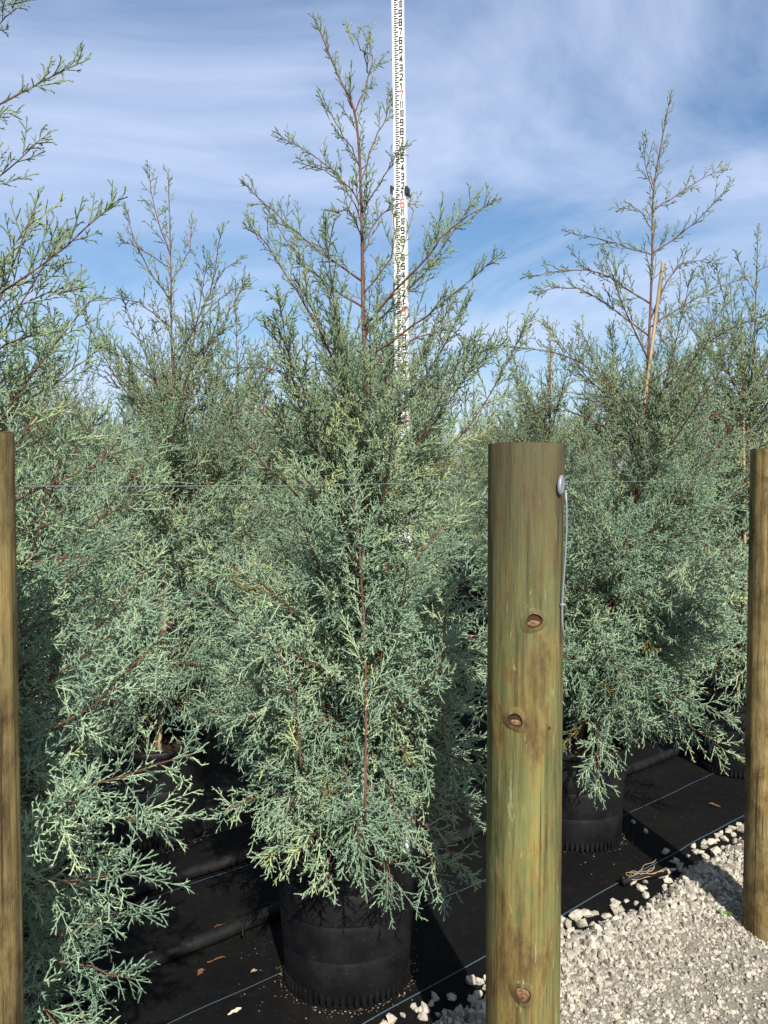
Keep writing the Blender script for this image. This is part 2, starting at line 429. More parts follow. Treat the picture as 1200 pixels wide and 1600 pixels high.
# far ground so the land runs on to the horizon
far = MB(); far.add([(-900, -900, -0.03), (900, -900, -0.03), (900, 900, -0.03), (-900, 900, -0.03)], [[0, 1, 2, 3]])
M_EARTH, nn, ll, bb = new_mat('dull_grass_land', (0.06, 0.07, 0.03), 0.95, 0.1)
g = nn.new('ShaderNodeNewGeometry'); nt = noise_tex(nn, ll, 0.4, 6, 0.6, g.outputs['Position']); rp = ramp(nn, [(0.3, (0.04, 0.05, 0.02)), (0.7, (0.10, 0.10, 0.05))]); ll.new(nt.outputs['Fac'], rp.inputs[0]); ll.new(rp.outputs[0], bb.inputs['Base Color'])
tag(far.build('ground', M_EARTH), 'flat open land reaching the horizon', kind='structure')

# marker threads woven into the fabric every foot
for k, nv in enumerate((1.612, 1.935, 2.255, 2.565, 2.885, 3.2)):
    pts = []
    for a in np.arange(-1.6, 5.0, 0.06):
        w = nv + 0.006 * nz(a, k, 1.7, 4) + (0.012 * nz(a, k, 3.1, 8) if k == 0 else 0)
        pts.append((a, w))
    wd = 0.0013 if k else 0.0020
    V = []; 
    for a, w in pts:
        z = fab_z(a, w) + 0.0045
        V += [un(a, w - wd, z), un(a, w + wd, z)]
    i = np.arange(len(pts) - 1) * 2
    mesh_np('marker_thread', np.array(V), [np.stack([i, i + 2, i + 3, i + 1], -1)], M_THREAD, parent=fabric)

# stones
def rock_mesh(seed, big=True):
    r = np.random.default_rng(seed)
    t = (1 + 5 ** 0.5) / 2
    V = np.array([(-1, t, 0), (1, t, 0), (-1, -t, 0), (1, -t, 0), (0, -1, t), (0, 1, t), (0, -1, -t), (0, 1, -t), (t, 0, -1), (t, 0, 1), (-t, 0, -1), (-t, 0, 1)], float)
    V /= np.linalg.norm(V[0])
    Fc = np.array([(0, 11, 5), (0, 5, 1), (0, 1, 7), (0, 7, 10), (0, 10, 11), (1, 5, 9), (5, 11, 4), (11, 10, 2), (10, 7, 6), (7, 1, 8), (3, 9, 4), (3, 4, 2), (3, 2, 6), (3, 6, 8), (3, 8, 9), (4, 9, 5), (2, 4, 11), (6, 2, 10), (8, 6, 7), (9, 8, 1)])
    V = V * r.uniform(0.68, 1.22, (12, 1)) + r.normal(0, 0.10, (12, 3))
    V *= np.array([1, r.uniform(0.65, 0.95), r.uniform(0.5, 0.8)])
    return V, Fc
ROCKS = [rock_mesh(100 + k) for k in range(10)]
rock_me = []
for V, Fc in ROCKS:
    me = bpy.data.meshes.new('stone'); me.from_pydata(V.tolist(), [], Fc.tolist()); me.materials.append(M_STONE)
    a = me.attributes.new('tint', 'FLOAT', 'POINT'); a.data.foreach_set('value', np.full(12, rng.uniform(0.3, 0.95), dtype=np.float32))
    rock_me.append(me)
cnt = 0
while cnt < 290:
    a = rng.uniform(1.15, 3.7)
    b = EDGE_N + 0.04 - abs(rng.normal(0, 0.125)) + 0.05 * nz(a, 0, 2.3, 5)
    s = rng.uniform(0.010, 0.019) * (1.0 if rng.random() < 0.75 else 1.4) * (1 - 0.35 * min(1, (EDGE_N - b) / 0.35 if b < EDGE_N else 0))
    o = bpy.data.objects.new('stone', rock_me[int(rng.integers(10))]); link(o, gravel)
    p = un(a, b, max(grav_z(a, b), fab_z(a, b)) + 0.30 * s); o.location = p
    o.rotation_euler = (rng.uniform(-.5, .5), rng.uniform(-.5, .5), rng.uniform(0, 6.28)); o.scale = (s, s, s)
    cnt += 1
# the finer gravel nobody could count
n = 27000
OCT = []
for k in range(10):
    q_ = np.array([(1, 0, 0), (-1, 0, 0), (0, 1, 0), (0, -1, 0), (0, 0, .8), (0, 0, -.8)], float) * rng.uniform(.7, 1.25, (6, 1)) + rng.normal(0, .16, (6, 3)); OCT.append((q_, np.array([(0, 2, 4), (2, 1, 4), (1, 3, 4), (3, 0, 4), (2, 0, 5), (1, 2, 5), (3, 1, 5), (0, 3, 5)])))
A = rng.uniform(1.0, 3.7, n); B = EDGE_N + 0.03 - np.abs(rng.normal(0, 0.36, n)); k2 = rng.random(n)
S = np.where(k2 < 0.85, rng.uniform(0.0032, 0.0072, n), rng.uniform(0.007, 0.0122, n))
edge = np.exp(-((B - 1.46) / 0.12) ** 2); S = S * (1 + 0.95 * edge)
VV, FF, TT = [], [], []; nvt = 0
for i in range(n):
    if B[i] < 0.80: continue
    V, Fc = ROCKS[i % 10] if S[i] > 0.0085 else OCT[i % 10]
    th = rng.uniform(0, 6.28); c, s_ = math.cos(th), math.sin(th)
    Vr = V * S[i]
    Vr = np.stack([Vr[:, 0] * c - Vr[:, 1] * s_, Vr[:, 0] * s_ + Vr[:, 1] * c, Vr[:, 2]], 1)
    if rng.random() < 0.5: Vr = Vr[:, [2, 0, 1]]
    FF.append(Fc + nvt); nvt += len(Vr); VV.append(Vr + un(A[i], B[i], grav_z(A[i], B[i]) + 0.25 * S[i])); TT.append(np.full(len(Vr), rng.uniform(0.0, 1)))
o = mesh_np('loose_gravel', np.concatenate(VV), [np.concatenate(FF)], M_STONE, parent=gravel, attrs={'tint': np.concatenate(TT)}, smooth=False)
o['kind'] = 'stuff'

# ------------------------------------------------------------------ posts
def make_post(name, label, X, Y, top, mat, seed, rad=0.0785, lean=(0, 0)):
    root = empty(name, (X, Y, 0)); tag(root, label, 'post', 'round timber posts of the trellis line')
    nseg, nr = 56, 110
    V = []
    for j in range(nr + 1):
        z = -0.12 + (top + 0.12) * j / nr
        for k in range(nseg):
            a = 2 * math.pi * k / nseg
            r = rad * (1 + 0.020 * mnoise.noise(Vector((math.cos(a) * 1.4, math.sin(a) * 1.4, z * 1.3 + seed * 7))) + 0.012 * mnoise.noise(Vector((math.cos(a) * 5, math.sin(a) * 5, z * 0.8 + seed))))
            crack = mnoise.noise(Vector((math.cos(a) * 9, math.sin(a) * 9, z * 0.55 + seed * 3)))
            if crack > 0.52: r -= 0.0022
            zc = z
            if j == nr: zc = z + 0.0022 * mnoise.noise(Vector((a * 3, seed, 2.0)))
            V.append((r * math.cos(a) + lean[0] * z, r * math.sin(a) + lean[1] * z, zc))
    i = np.arange(nr)[:, None] * nseg; k = np.arange(nseg)[None, :]
    Fq = np.stack([i + k, i + (k + 1) % nseg, i + nseg + (k + 1) % nseg, i + nseg + k], -1).reshape(-1, 4)
    body = mesh_np('shaft', np.array(V), [Fq], mat, parent=root)
    # sawn end
    Vt = []
    rings = [1.0, 0.97, 0.8, 0.55, 0.3, 0.05]
    top_ring = np.array(V[-nseg:]); cen = top_ring.mean(0)
    for q in rings:
        for kk in range(nseg):
            p = cen + (top_ring[kk] - cen) * q; p[2] = top_ring[kk][2] + (0.0012 if q < 1 else 0.0004) + (0.002 * mnoise.noise(Vector((p[0] * 60, p[1] * 60, seed))) if q < 0.98 else 0)
            Vt.append(p)
    i = np.arange(len(rings) - 1)[:, None] * nseg
    Fq = np.stack([i + k, i + (k + 1) % nseg, i + nseg + (k + 1) % nseg, i + nseg + k], -1).reshape(-1, 4)
    cap = np.array([[(len(rings) - 1) * nseg + q for q in range(nseg)]])
    mesh_np('sawn_top', np.array(Vt), [Fq, cap], M_ENDGRAIN, parent=root, smooth=False)
    return root

def ray_on_post(px, py, X, Y, rad):
    """azimuth and height on the post surface for a photo point"""
    d = CF + np.array([1, 0, 0]) * (px - 600) / F + CU * (800 - py) / F
    a = d[0] ** 2 + d[1] ** 2; b = -2 * (d[0] * X + d[1] * Y); c = X * X + Y * Y - rad * rad
    disc = max(b * b - 4 * a * c, 0); t = (-b - math.sqrt(disc)) / (2 * a)
    p = np.array([0, 0, CAM_H]) + d * t
    return math.atan2(p[1] - Y, p[0] - X), p[2]

PC = (0.294, 1.716); PR = (1.180, 2.50); PL = (-0.535, 1.03)
post_c = make_post('timber_post', 'thick green-brown round timber post with a cable hanging from its metal button', *PC, at(820, 694, PC[1])[2], M_POST, 3)
post_r = make_post('timber_post', 'tan round timber post standing in the gravel where its shadow crosses the fabric', *PR, at(1212, 702, PR[1])[2], M_POSTW, 11, rad=0.070)
post_l = make_post('timber_post', 'tan round timber post in front of the widest-spreading leafy juniper', *PL, at(-70, 676, PL[1])[2], M_POSTW, 23, rad=0.070)

def knot(px, py, post, P, size, seed, plug=True):
    a, z = ray_on_post(px, py, *P, 0.0785)
    r = random.Random(seed)
    cx = np.array([math.cos(a), math.sin(a), 0]); tx = np.array([-math.sin(a), math.cos(a), 0]); up = np.array([0, 0, 1.0])
    def ring(rr, out, sq=1.0, tilt=0.0):
        res = []
        for k in range(20):
            b = 2 * math.pi * k / 20; w = 1 + 0.10 * math.sin(2 * b + seed) + 0.07 * math.sin(3 * b + seed * 2)
            x_ = math.cos(b) * rr * w; y_ = math.sin(b) * rr * w * sq
            surf = math.sqrt(max(0.0785 ** 2 - x_ * x_, 1e-6))
            res.append(tx * x_ + up * (z + y_) + cx * (surf + out + tilt * y_))
        return res
    def band(rings, name, mat, sm, fill=False):
        m = MB(); vs = []
        for q in rings: vs += [v + cx * r.uniform(-0.0003, 0.0003) for v in ring(*q)]
        nr_ = len(rings)
        m.add(vs, [[i * 20 + k, i * 20 + (k + 1) % 20, (i + 1) * 20 + (k + 1) % 20, (i + 1) * 20 + k] for i in range(nr_ - 1) for k in range(20)] + ([[(nr_ - 1) * 20 + k for k in range(20)]] if fill else []))
        return m.build(name, mat, post, smooth=sm)
    band(((size * 2.1, -0.0035, 1.15), (size * 1.7, 0.0010, 1.1), (size * 1.3, 0.0036, 1.05), (size * 1.08, 0.0046, 1.0)), 'knot_collar', M_POST, True)
    band(((size * 1.08, 0.0046, 1.0), (size * 1.0, 0.0040, 1.0), (size * 0.93, 0.0008, 1.0)), 'knot_rim', M_KNOTD, True)
    band(((size * 0.98, 0.0008, 1.0), (size * 0.6, 0.0010, 1.0), (size * 0.05, 0.0010, 1.0)), 'knot_hollow', M_KNOTD if plug else M_KNOT, False, True)
    z -= size * 0.34 if plug else 0
    q = 0.78 if plug else 0.95; v = 0.58 if plug else 0.92
    tl = -0.10 if plug else 0.0
    band(((size * q, 0.0012, v, tl), (size * q * 0.75, 0.0026, v, tl), (size * q * 0.35, 0.0030, v, tl), (size * 0.04, 0.0026, v, tl)), 'knot', M_KNOT, False, True)
knot(834, 970, post_c, PC, 0.0145, 1)
knot(805, 1125, post_c, PC, 0.0140, 2)
knot(817, 1553, post_c, PC, 0.0150, 3, plug=False)
a, z = ray_on_post(858, 1138, *PC, 0.0785)
m = MB(); cx = np.array([math.cos(a), math.sin(a), 0]); m.tube([cx * 0.072 + (0, 0, z), cx * 0.0795 + (0, 0, z)], 0.0035, 10); m.build('nail_hole', M_KNOTD, post_c)

# metal button and the cable tail hanging from it
a, z = ray_on_post(872, 758, *PC, 0.0785)
br = empty('cable_anchor', (PC[0] + 0.080 * math.cos(a), PC[1] + 0.080 * math.sin(a), z))
tag(br, 'small grey metal button with a thin cable tail on the thick green-brown post', 'cable anchor')
ca, sa = math.cos(a + 0.25), math.sin(a + 0.25)
Mx = np.array([[ca, -sa * 0.96, 0.25 * -sa], [sa, ca * 0.96, 0.25 * ca], [0.10, -0.28, 0.96]])
def btn(r, x): return [Mx @ np.array([x, r * 0.62 * math.cos(t), r * math.sin(t)]) for t in np.linspace(0, 2 * math.pi, 24, endpoint=False)]
m = MB(); vs = btn(0.016, 0.000) + btn(0.0205, 0.003) + btn(0.0205, 0.006) + btn(0.017, 0.0085) + btn(0.009, 0.0075) + btn(0.001, 0.0075)
m.add(vs, [[i * 24 + k, i * 24 + (k + 1) % 24, (i + 1) * 24 + (k + 1) % 24, (i + 1) * 24 + k] for i in range(5) for k in range(24)])
smooth_by_angle(m.build('button', M_STEEL, br), 30)
loc = np.array(br.location)
pts = []
for px, py, off in ((876, 766, .012), (880, 790, .010), (882, 830, .008), (881, 870, .006), (878, 910, .005), (876, 945, .004), (876, 970, .004), (879, 999, .006)):
    aa, zz_ = ray_on_post(min(px, 874), py, *PC, 0.0785)
    e = (px - 874) / F * PC[1]
    pts.append(np.array([PC[0] + (0.0785 + off) * math.cos(aa) + max(e, 0) * 0.7, PC[1] + (0.0785 + off) * math.sin(aa), zz_]) - loc)
m = MB(); m.tube(pts, 0.0020, 8); m.build('cable', M_STEEL, br, smooth=True)
m = MB(); m.tube([pts[5] + (-0.004, 0, 0.0), pts[5] + (0.006, 0, 0.001)], 0.0032, 8); m.build('crimp', M_STEEL, br, smooth=True)

# fence wire strung on the tree side of the posts
def wire_pt(P, px_y): return np.array([P[0], P[1], 0]) + N * 0.083 + np.array([0, 0, at(600, px_y, P[1])[2]])
w = [wire_pt(PL, 760), wire_pt(PC, 752), wire_pt(PR, 748)]
pl = [w[0] - U * 0.6]
for q in range(2):
    for t in np.linspace(0, 1, 12, endpoint=False):
        p = w[q] * (1 - t) + w[q + 1] * t; p[2] -= 0.004 * math.sin(math.pi * t); pl.append(p)
pl += [w[2], w[2] + U * 1.2]
m = MB(); m.tube(pl, 0.0007, 6)
tag(m.build('fence_wire', M_WIRE, smooth=True), 'thin grey wire stretched level between the timber posts', 'wire')

# ------------------------------------------------------------------ pots
POT_H, SOIL_H = 0.375, 0.335
def make_pot_meshes():
    prof = [(0.0, 0.004), (0.168, 0.004), (0.172, 0.010), (0.176, 0.030), (0.1775, 0.034)]
    bands = (0.125, 0.225, 0.315)
    z = 0.04
    def rad(z): return 0.1775 + (0.2015 - 0.1775) * (z - 0.034) / (POT_H - 0.034)
    for b in bands:
        prof += [(rad(b) - 0.0006, b - 0.02), (rad(b) - 0.0048, b - 0.0035), (rad(b) + 0.0006, b), (rad(b) + 0.0006, b + 0.004)]
    prof += [(rad(0.352), 0.352), (0.2075, 0.354), (0.2085, 0.358), (0.2085, POT_H - 0.002), (0.2070, POT_H), (0.2000, POT_H), (0.1975, POT_H - 0.004), (0.194, SOIL_H - 0.02)]
    m = MB(); m.lathe(prof, 72)
    return m
pot_body = make_pot_meshes()
pot_tpl = empty('nursery_pot'); 
pb = pot_body.build('pot_wall', M_POT, pot_tpl); smooth_by_angle(pb, 40)
m = MB()
for k in range(60):                                    # the toothed foot ring
    a = 2 * math.pi * k / 60
    rot = np.array([[math.cos(a), -math.sin(a), 0], [math.sin(a), math.cos(a), 0], [0, 0, 1]])
    m.box(rot @ np.array([0.1765, 0, 0.017]), (0.007, 0.010, 0.030), rot)
ft = m.build('foot_ridges', M_POT, pot_tpl)
m = MB(); m.lathe([(0.0, SOIL_H + 0.006), (0.06, SOIL_H + 0.008), (0.12, SOIL_H), (0.17, SOIL_H - 0.006), (0.195, SOIL_H - 0.012)], 36)
so = m.build('soil', M_SOIL, pot_tpl, smooth=True)
def copy_tree(o, parent=None):
    c = o.copy(); col.objects.link(c); c.parent = parent
    for ch in o.children: copy_tree(ch, c)
    return c
pots = []
def place_pot(X, Y, label, group, rz):
    o = pot_tpl if not pots else copy_tree(pot_tpl)
    pots.append(o); o.location = (X, Y, 0.006); o.rotation_euler = (0, 0, rz)
    o['label'] = label; o['category'] = 'plant pot'; o['group'] = group
    return o

# ------------------------------------------------------------------ junipers
def unit(v): return v / (np.linalg.norm(v, axis=-1, keepdims=True) + 1e-12)
def frames(d):
    ref = np.where(np.abs(d[:, 2:3]) > 0.95, np.array([[1.0, 0, 0]]), np.array([[0, 0, 1.0]]))
    x = unit(np.cross(ref, d)); y = np.cross(d, x)
    return x, y
def sample(P, idx, t):
    K = P.shape[1]; f = np.clip(t, 0, 0.9999) * (K - 1); i = f.astype(int); fr = (f - i)[:, None]
    a, b = P[idx, i], P[idx, i + 1]
    return a * (1 - fr) + b * fr, unit(b - a)
def spawn(P, L, spacing, tmin, rg, golden=2.4, jitter=0.6):
    """children positions along polylines; returns parent idx, t, base, axis, roll angle"""
    n = np.maximum((L * (1 - tmin) / spacing).astype(int), 1)
    idx = np.repeat(np.arange(len(P)), n)
    j = np.concatenate([np.arange(k) for k in n])
    t = tmin + (1 - tmin) * (j + 0.5 + rg.uniform(-0.4, 0.4, len(j))) / n[idx]
    b, ax = sample(P, idx, t)
    phi = j * golden + rg.uniform(0, 6.28, len(P))[idx] + rg.normal(0, jitter, len(j))
    return idx, t, b, ax, phi
def poly(base, d, L, bend, K):
    s = np.linspace(0, 1, K)[None, :, None]
    return base[:, None, :] + L[:, None, None] * (s * d[:, None, :] + s ** 2 * bend[:, None, :])

class Geo:
    def __init__(s): s.V = []; s.F3 = []; s.F4 = []; s.T = []; s.n = 0
    def tubes(s, P, r0, r1, tint, sides=3):
        """P (n,K,3) -> tapered tubes"""
        n, K, _ = P.shape
        if n == 0: return
        d = np.empty_like(P); d[:, 1:-1] = P[:, 2:] - P[:, :-2]; d[:, 0] = P[:, 1] - P[:, 0]; d[:, -1] = P[:, -1] - P[:, -2]
        x, y = frames(unit(d.reshape(-1, 3)))
        rr = (np.asarray(r0)[..., None] * (1 - np.linspace(0, 1, K)) + np.asarray(r1)[..., None] * np.linspace(0, 1, K))
        rr = np.broadcast_to(rr, (n, K)).reshape(-1, 1)
        ring = [P.reshape(-1, 3) + rr * (math.cos(a) * x + math.sin(a) * y) for a in np.arange(sides) * 2 * math.pi / sides]
        V = np.stack(ring, 1)                                    # (n*K, sides, 3)
        ids = (np.arange(n)[:, None, None] * K + np.arange(K - 1)[None, :, None]) * sides
        k = np.arange(sides)[None, None, :]; k2 = (k + 1) % sides
        Fq = np.stack([ids + k, ids + k2, ids + sides + k2, ids + sides + k], -1).reshape(-1, 4) + s.n
        s.V.append(V.reshape(-1, 3)); s.F4.append(Fq); s.n += n * K * sides
        s.T.append(np.repeat(np.broadcast_to(tint, (n,)), K * sides))
    def cones(s, b, tip, r, tint):
        n = len(b)
        x, y = frames(unit(tip - b))
        V = np.stack([b + r[:, None] * (math.cos(a) * x + math.sin(a) * y) for a in (0, 2.094, 4.189)] + [tip], 1)
        i = np.arange(n)[:, None] * 4 + s.n
        Ft = np.concatenate([np.concatenate([i, i + 1, i + 3], 1), np.concatenate([i + 1, i + 2, i + 3], 1), np.concatenate([i + 2, i, i + 3], 1)])
        s.V.append(V.reshape(-1, 3)); s.F3.append(Ft); s.n += n * 4; s.T.append(np.repeat(tint, 4))
    def build(s, name, mat, parent):
        fl = []
        if s.F4: fl.append(np.concatenate(s.F4))
        if s.F3: fl.append(np.concatenate(s.F3))
        V = np.concatenate(s.V); at_ = {'tint': np.concatenate(s.T)}
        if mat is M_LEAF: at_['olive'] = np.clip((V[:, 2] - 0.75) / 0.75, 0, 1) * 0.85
        return mesh_np(name, V, fl, mat, parent=parent, attrs=at_)

def bezier_poly(pts, K):
    """smooth polyline through the given points"""
    pts = np.array(pts, float); n = len(pts)
    if n == 2: pts = np.array([pts[0], (pts[0] + pts[1]) / 2, pts[1]]); n = 3
    out = []
    for t in np.linspace(0, n - 1, K):
        i = min(int(t), n - 2); f = t - i
        p0 = pts[max(i - 1, 0)]; p1 = pts[i]; p2 = pts[i + 1]; p3 = pts[min(i + 2, n - 1)]
        out.append(0.5 * ((2 * p1) + (-p0 + p2) * f + (2 * p0 - 5 * p1 + 4 * p2 - p3) * f * f + (-p0 + 3 * p1 - 3 * p2 + p3) * f ** 3))
    return np.array(out)

def clothe(P, L, hz, rg, geo, wood, dens=1.0, wood_first=True, tuft=1.0, r_leaf=0.00150, fine=1.0):
    """sprays of scale-leaved twigs on primary branches P (n,K,3). hz: 0 low/lush .. 1 airy top, per branch"""
    # secondary
    idx, t, b, ax, phi = spawn(P, L, 0.0255 / dens, 0.10, rg, 2.4, 0.5)
    x, y = frames(ax); h = hz[idx]
    ang = rg.uniform(0.62, 1.05, len(idx)) * (1 - 0.25 * h)
    d = np.cos(ang)[:, None] * ax + np.sin(ang)[:, None] * (np.cos(phi)[:, None] * x + np.sin(phi)[:, None] * y)
    d = unit(d + np.array([0, 0, 1.0]) * (0.02 + 0.22 * h)[:, None] - np.array([0, 0, 1.0]) * (0.11 * (1 - h))[:, None])
    Ls = L[idx]
    L2 = (0.050 + 0.42 * np.minimum(Ls, 0.50) * (1 - t) ** 0.7) * rg.uniform(0.55, 1.15, len(idx)) * (1 - 0.25 * h) * (tuft if np.isscalar(tuft) else tuft[idx, 0])
    L2 = np.clip(L2, 0.03, 0.23)
    bend = np.zeros_like(d); bend[:, 2] = rg.uniform(-0.18, 0.10, len(idx)) + 0.22 * h - 0.10 * (1 - h); bend += rg.normal(0, 0.10, d.shape)
    S = poly(b, d, L2, bend, 5)
    # primary tips grow on as secondaries too
    tip_d = unit(P[:, -1] - P[:, -2]); tipS = poly(P[:, -1] - tip_d * 0.05, tip_d, np.full(len(P), 0.075), np.zeros_like(tip_d), 5)
    S = np.concatenate([S, tipS]); L2 = np.concatenate([L2, np.full(len(P), 0.075)]); h2 = np.concatenate([h, hz]); pidx = np.concatenate([idx, np.arange(len(P))])
    base_t = rg.normal(0.45, 0.10, len(P))[pidx] + rg.normal(0, 0.09, len(S))
    young = rg.random(len(S)) < 0.09; base_t = np.where(young, base_t + 0.20, base_t)
    tt = np.concatenate([t, np.ones(len(P))])
    dead = (rg.random(len(S)) < 0.05) & (tt < 0.5); 
    wood.tubes(S[:, :2], np.clip(L2 * 0.009, 0.0008, 0.0017), 0.0009, 0.5)
    geo.tubes(S[:, 1:], np.full(len(S), 0.0013), 0.0010, np.clip(base_t, 0.13, 1))
    # tertiary
    i3, t3, b3, ax3, ph3 = spawn(S, L2, 0.0112 / fine, 0.04, rg, 2.2, 0.5)
    x, y = frames(ax3)
    ang = rg.uniform(0.48, 0.86, len(i3))
    d3 = np.cos(ang)[:, None] * ax3 + np.sin(ang)[:, None] * (np.cos(ph3)[:, None] * x + np.sin(ph3)[:, None] * y)
    d3 = unit(d3 + rg.normal(0, 0.10, d3.shape) + np.array([0, 0, 1.0]) * (0.15 * h2[i3])[:, None])
    L3 = (0.014 + 0.40 * L2[i3] * (1 - t3) ** 0.7) * rg.uniform(0.55, 1.2, len(i3)); L3 = np.clip(L3, 0.010, 0.062)
    L3 *= (1 - 0.22 * h2[i3])
    bend = rg.normal(0, 0.16, d3.shape)
    T3 = poly(b3, d3, L3, bend * 0.3, 2)
    tint3 = base_t[i3] + rg.normal(0, 0.05, len(i3)) + 0.12 * (t3 > 0.8)
    tint3 = np.where(dead[i3], rg.uniform(0.0, 0.08, len(i3)), np.clip(tint3, 0.13, 1))
    geo.tubes(T3, np.full(len(T3), r_leaf), r_leaf * 0.55, tint3)
    # quaternary leaf tips
    i4, t4, b4, ax4, ph4 = spawn(T3, L3, 0.0072 / fine, 0.12, rg, 2.6, 0.7)
    x, y = frames(ax4)
    ang = rg.uniform(0.55, 0.95, len(i4))
    d4 = unit(np.cos(ang)[:, None] * ax4 + np.sin(ang)[:, None] * (np.cos(ph4)[:, None] * x + np.sin(ph4)[:, None] * y))
    L4 = np.clip((0.006 + 0.30 * L3[i4] * (1 - t4)) * rg.uniform(0.6, 1.3, len(i4)), 0.005, 0.019)
    tint4 = np.where(dead[i3][i4], tint3[i4], np.clip(tint3[i4] + rg.normal(0.03, 0.05, len(i4)), 0.13, 1))
    geo.cones(b4, b4 + d4 * L4[:, None], np.full(len(b4), r_leaf * 1.15), tint4)

def make_juniper(loc, label, group, seed, trunk_pts, explicit, prof, nprim, zr, dens=1.0, fine=1.0, r_leaf=0.0019, trunk_r=0.012, az_pref=None, name='juniper_tree', trunk_tip_r=0.0015, hz_pow=1.6, zpow=1.45, ex_h=0.92, ex_w=1.0):
    """loc world base (soil); trunk_pts & explicit polylines local to loc"""
    rg = np.random.default_rng(seed)
    root = empty(name, loc); tag(root, label, 'tree', group)
    tp = bezier_poly(trunk_pts, 40)
    tz = tp[:, 2]
    m = MB(); rad = [trunk_r * (1 - q) + trunk_tip_r * q for q in np.linspace(0, 1, 40) ** 0.62]
    m.tube(tp, rad, 8); trunk = m.build('trunk', M_TWIG, root, smooth=True)
    def trunk_at(z): return np.array([np.interp(z, tz, tp[:, 0]), np.interp(z, tz, tp[:, 1]), z])
    geo, wood = Geo(), Geo()
    P, Ls, H = [], [], []
    zz = np.sort(zr[0] + (zr[1] - zr[0]) * rg.random(nprim) ** zpow)
    hmax = zr[1]
    for i, z in enumerate(zz):
        a = i * 2.39996 + rg.normal(0, 0.35)
        if az_pref is not None and rg.random() < az_pref[1]: a = az_pref[0] + rg.normal(0, 0.8)
        q = (z - zr[0]) / (hmax - zr[0])
        Rr = np.interp(z, *prof) * (rg.uniform(0.66, 1.08) if rg.random() < 0.72 else rg.uniform(0.35, 0.66))
        if rg.random() < 0.12: Rr *= 1.12
        el = R(np.interp(q, [0, 0.05, 0.14, 0.4, 1.0], [0, 5, 12, 30, 50])) + rg.normal(0, 0.13)
        e = np.array([math.cos(a), math.sin(a), 0])
        z0 = max(z - 0.10 * q, 0.03)
        p0 = trunk_at(z0); p3 = np.array([*trunk_at(z)[:2], 0]) + e * Rr + np.array([0, 0, z + Rr * math.tan(el)])
        mid = (p0 + p3) / 2 + np.array([0, 0, 0.07 if q < 0.15 else (0.02 - 0.05 * q)]) + rg.normal(0, 0.025, 3)
        pp = bezier_poly([p0, mid, p3], 12)
        P.append(pp); Ls.append(np.linalg.norm(np.diff(pp, axis=0), axis=1).sum()); H.append(np.clip(q, 0, 1) ** hz_pow)
    P = np.array(P); Ls = np.array(Ls); H = np.array(H)
    wood.tubes(P, np.clip(Ls * 0.0080, 0.0014, 0.0036), 0.0009, 0.5, sides=5)
    clothe(P, Ls, H, rg, geo, wood, dens, fine=fine, r_leaf=r_leaf)
    # hand-placed limbs seen clearly in the open top of the crown
    if explicit:
        EP, EL = [], []
        for pts in explicit:
            z_ = pts[0][2]; q_ = trunk_at(z_)
            if np.linalg.norm(q_ - pts[0]) < 0.07: pts = [q_] + list(pts[1:])
            pts = [pts[0]] + [p_ + rg.normal(0, 0.012, 3) for p_ in pts[1:-1]] + [pts[-1]]
            pp = bezier_poly(pts, 12); pp[2:-1] += rg.normal(0, 0.0022, pp[2:-1].shape); L_ = np.linalg.norm(np.diff(pp, axis=0), axis=1).sum()
            EP.append(pp); EL.append(L_)
            mm = MB(); mm.tube(pp, [ex_w * max(0.0036 * min(L_ / 0.45, 1.0), 0.0020) * (1 - q) + 0.0009 * q for q in np.linspace(0, 1, 12)], 6)
            mm.build('branch', M_TWIG, trunk, smooth=True)
        EP = np.array(EP); EL = np.array(EL)
        hh = np.array([0.92 if p_[-1][2] > 1.0 else 0.3 for p_ in EP])
        clothe(EP, EL, hh, rg, geo, wood, min(dens, 1.05) * 0.88, tuft=np.where(hh > 0.5, 0.74, 0.9)[:, None], fine=fine, r_leaf=r_leaf)
    # leader carries short sprays too
    top = tp[int(len(tp) * 0.52):][None, ::2][:, :12]
    tl = np.array([np.linalg.norm(np.diff(tp[int(len(tp) * 0.52):], axis=0), axis=1).sum()])
    Kt = bezier_poly(tp[int(len(tp) * 0.52):], 12)[None]
    clothe(Kt, tl, np.array([1.0]), rg, geo, wood, 0.95, tuft=0.60, fine=fine, r_leaf=r_leaf)
    crown = geo.build('crown', M_LEAF, root); crown['kind'] = 'stuff'
    tw = wood.build('twigs', M_TWIG, root); tw['kind'] = 'stuff'
    return root

G_FRONT = 'junipers of the front row'
def loc_soil(X, Y): return np.array([X, Y, SOIL_H + 0.008])

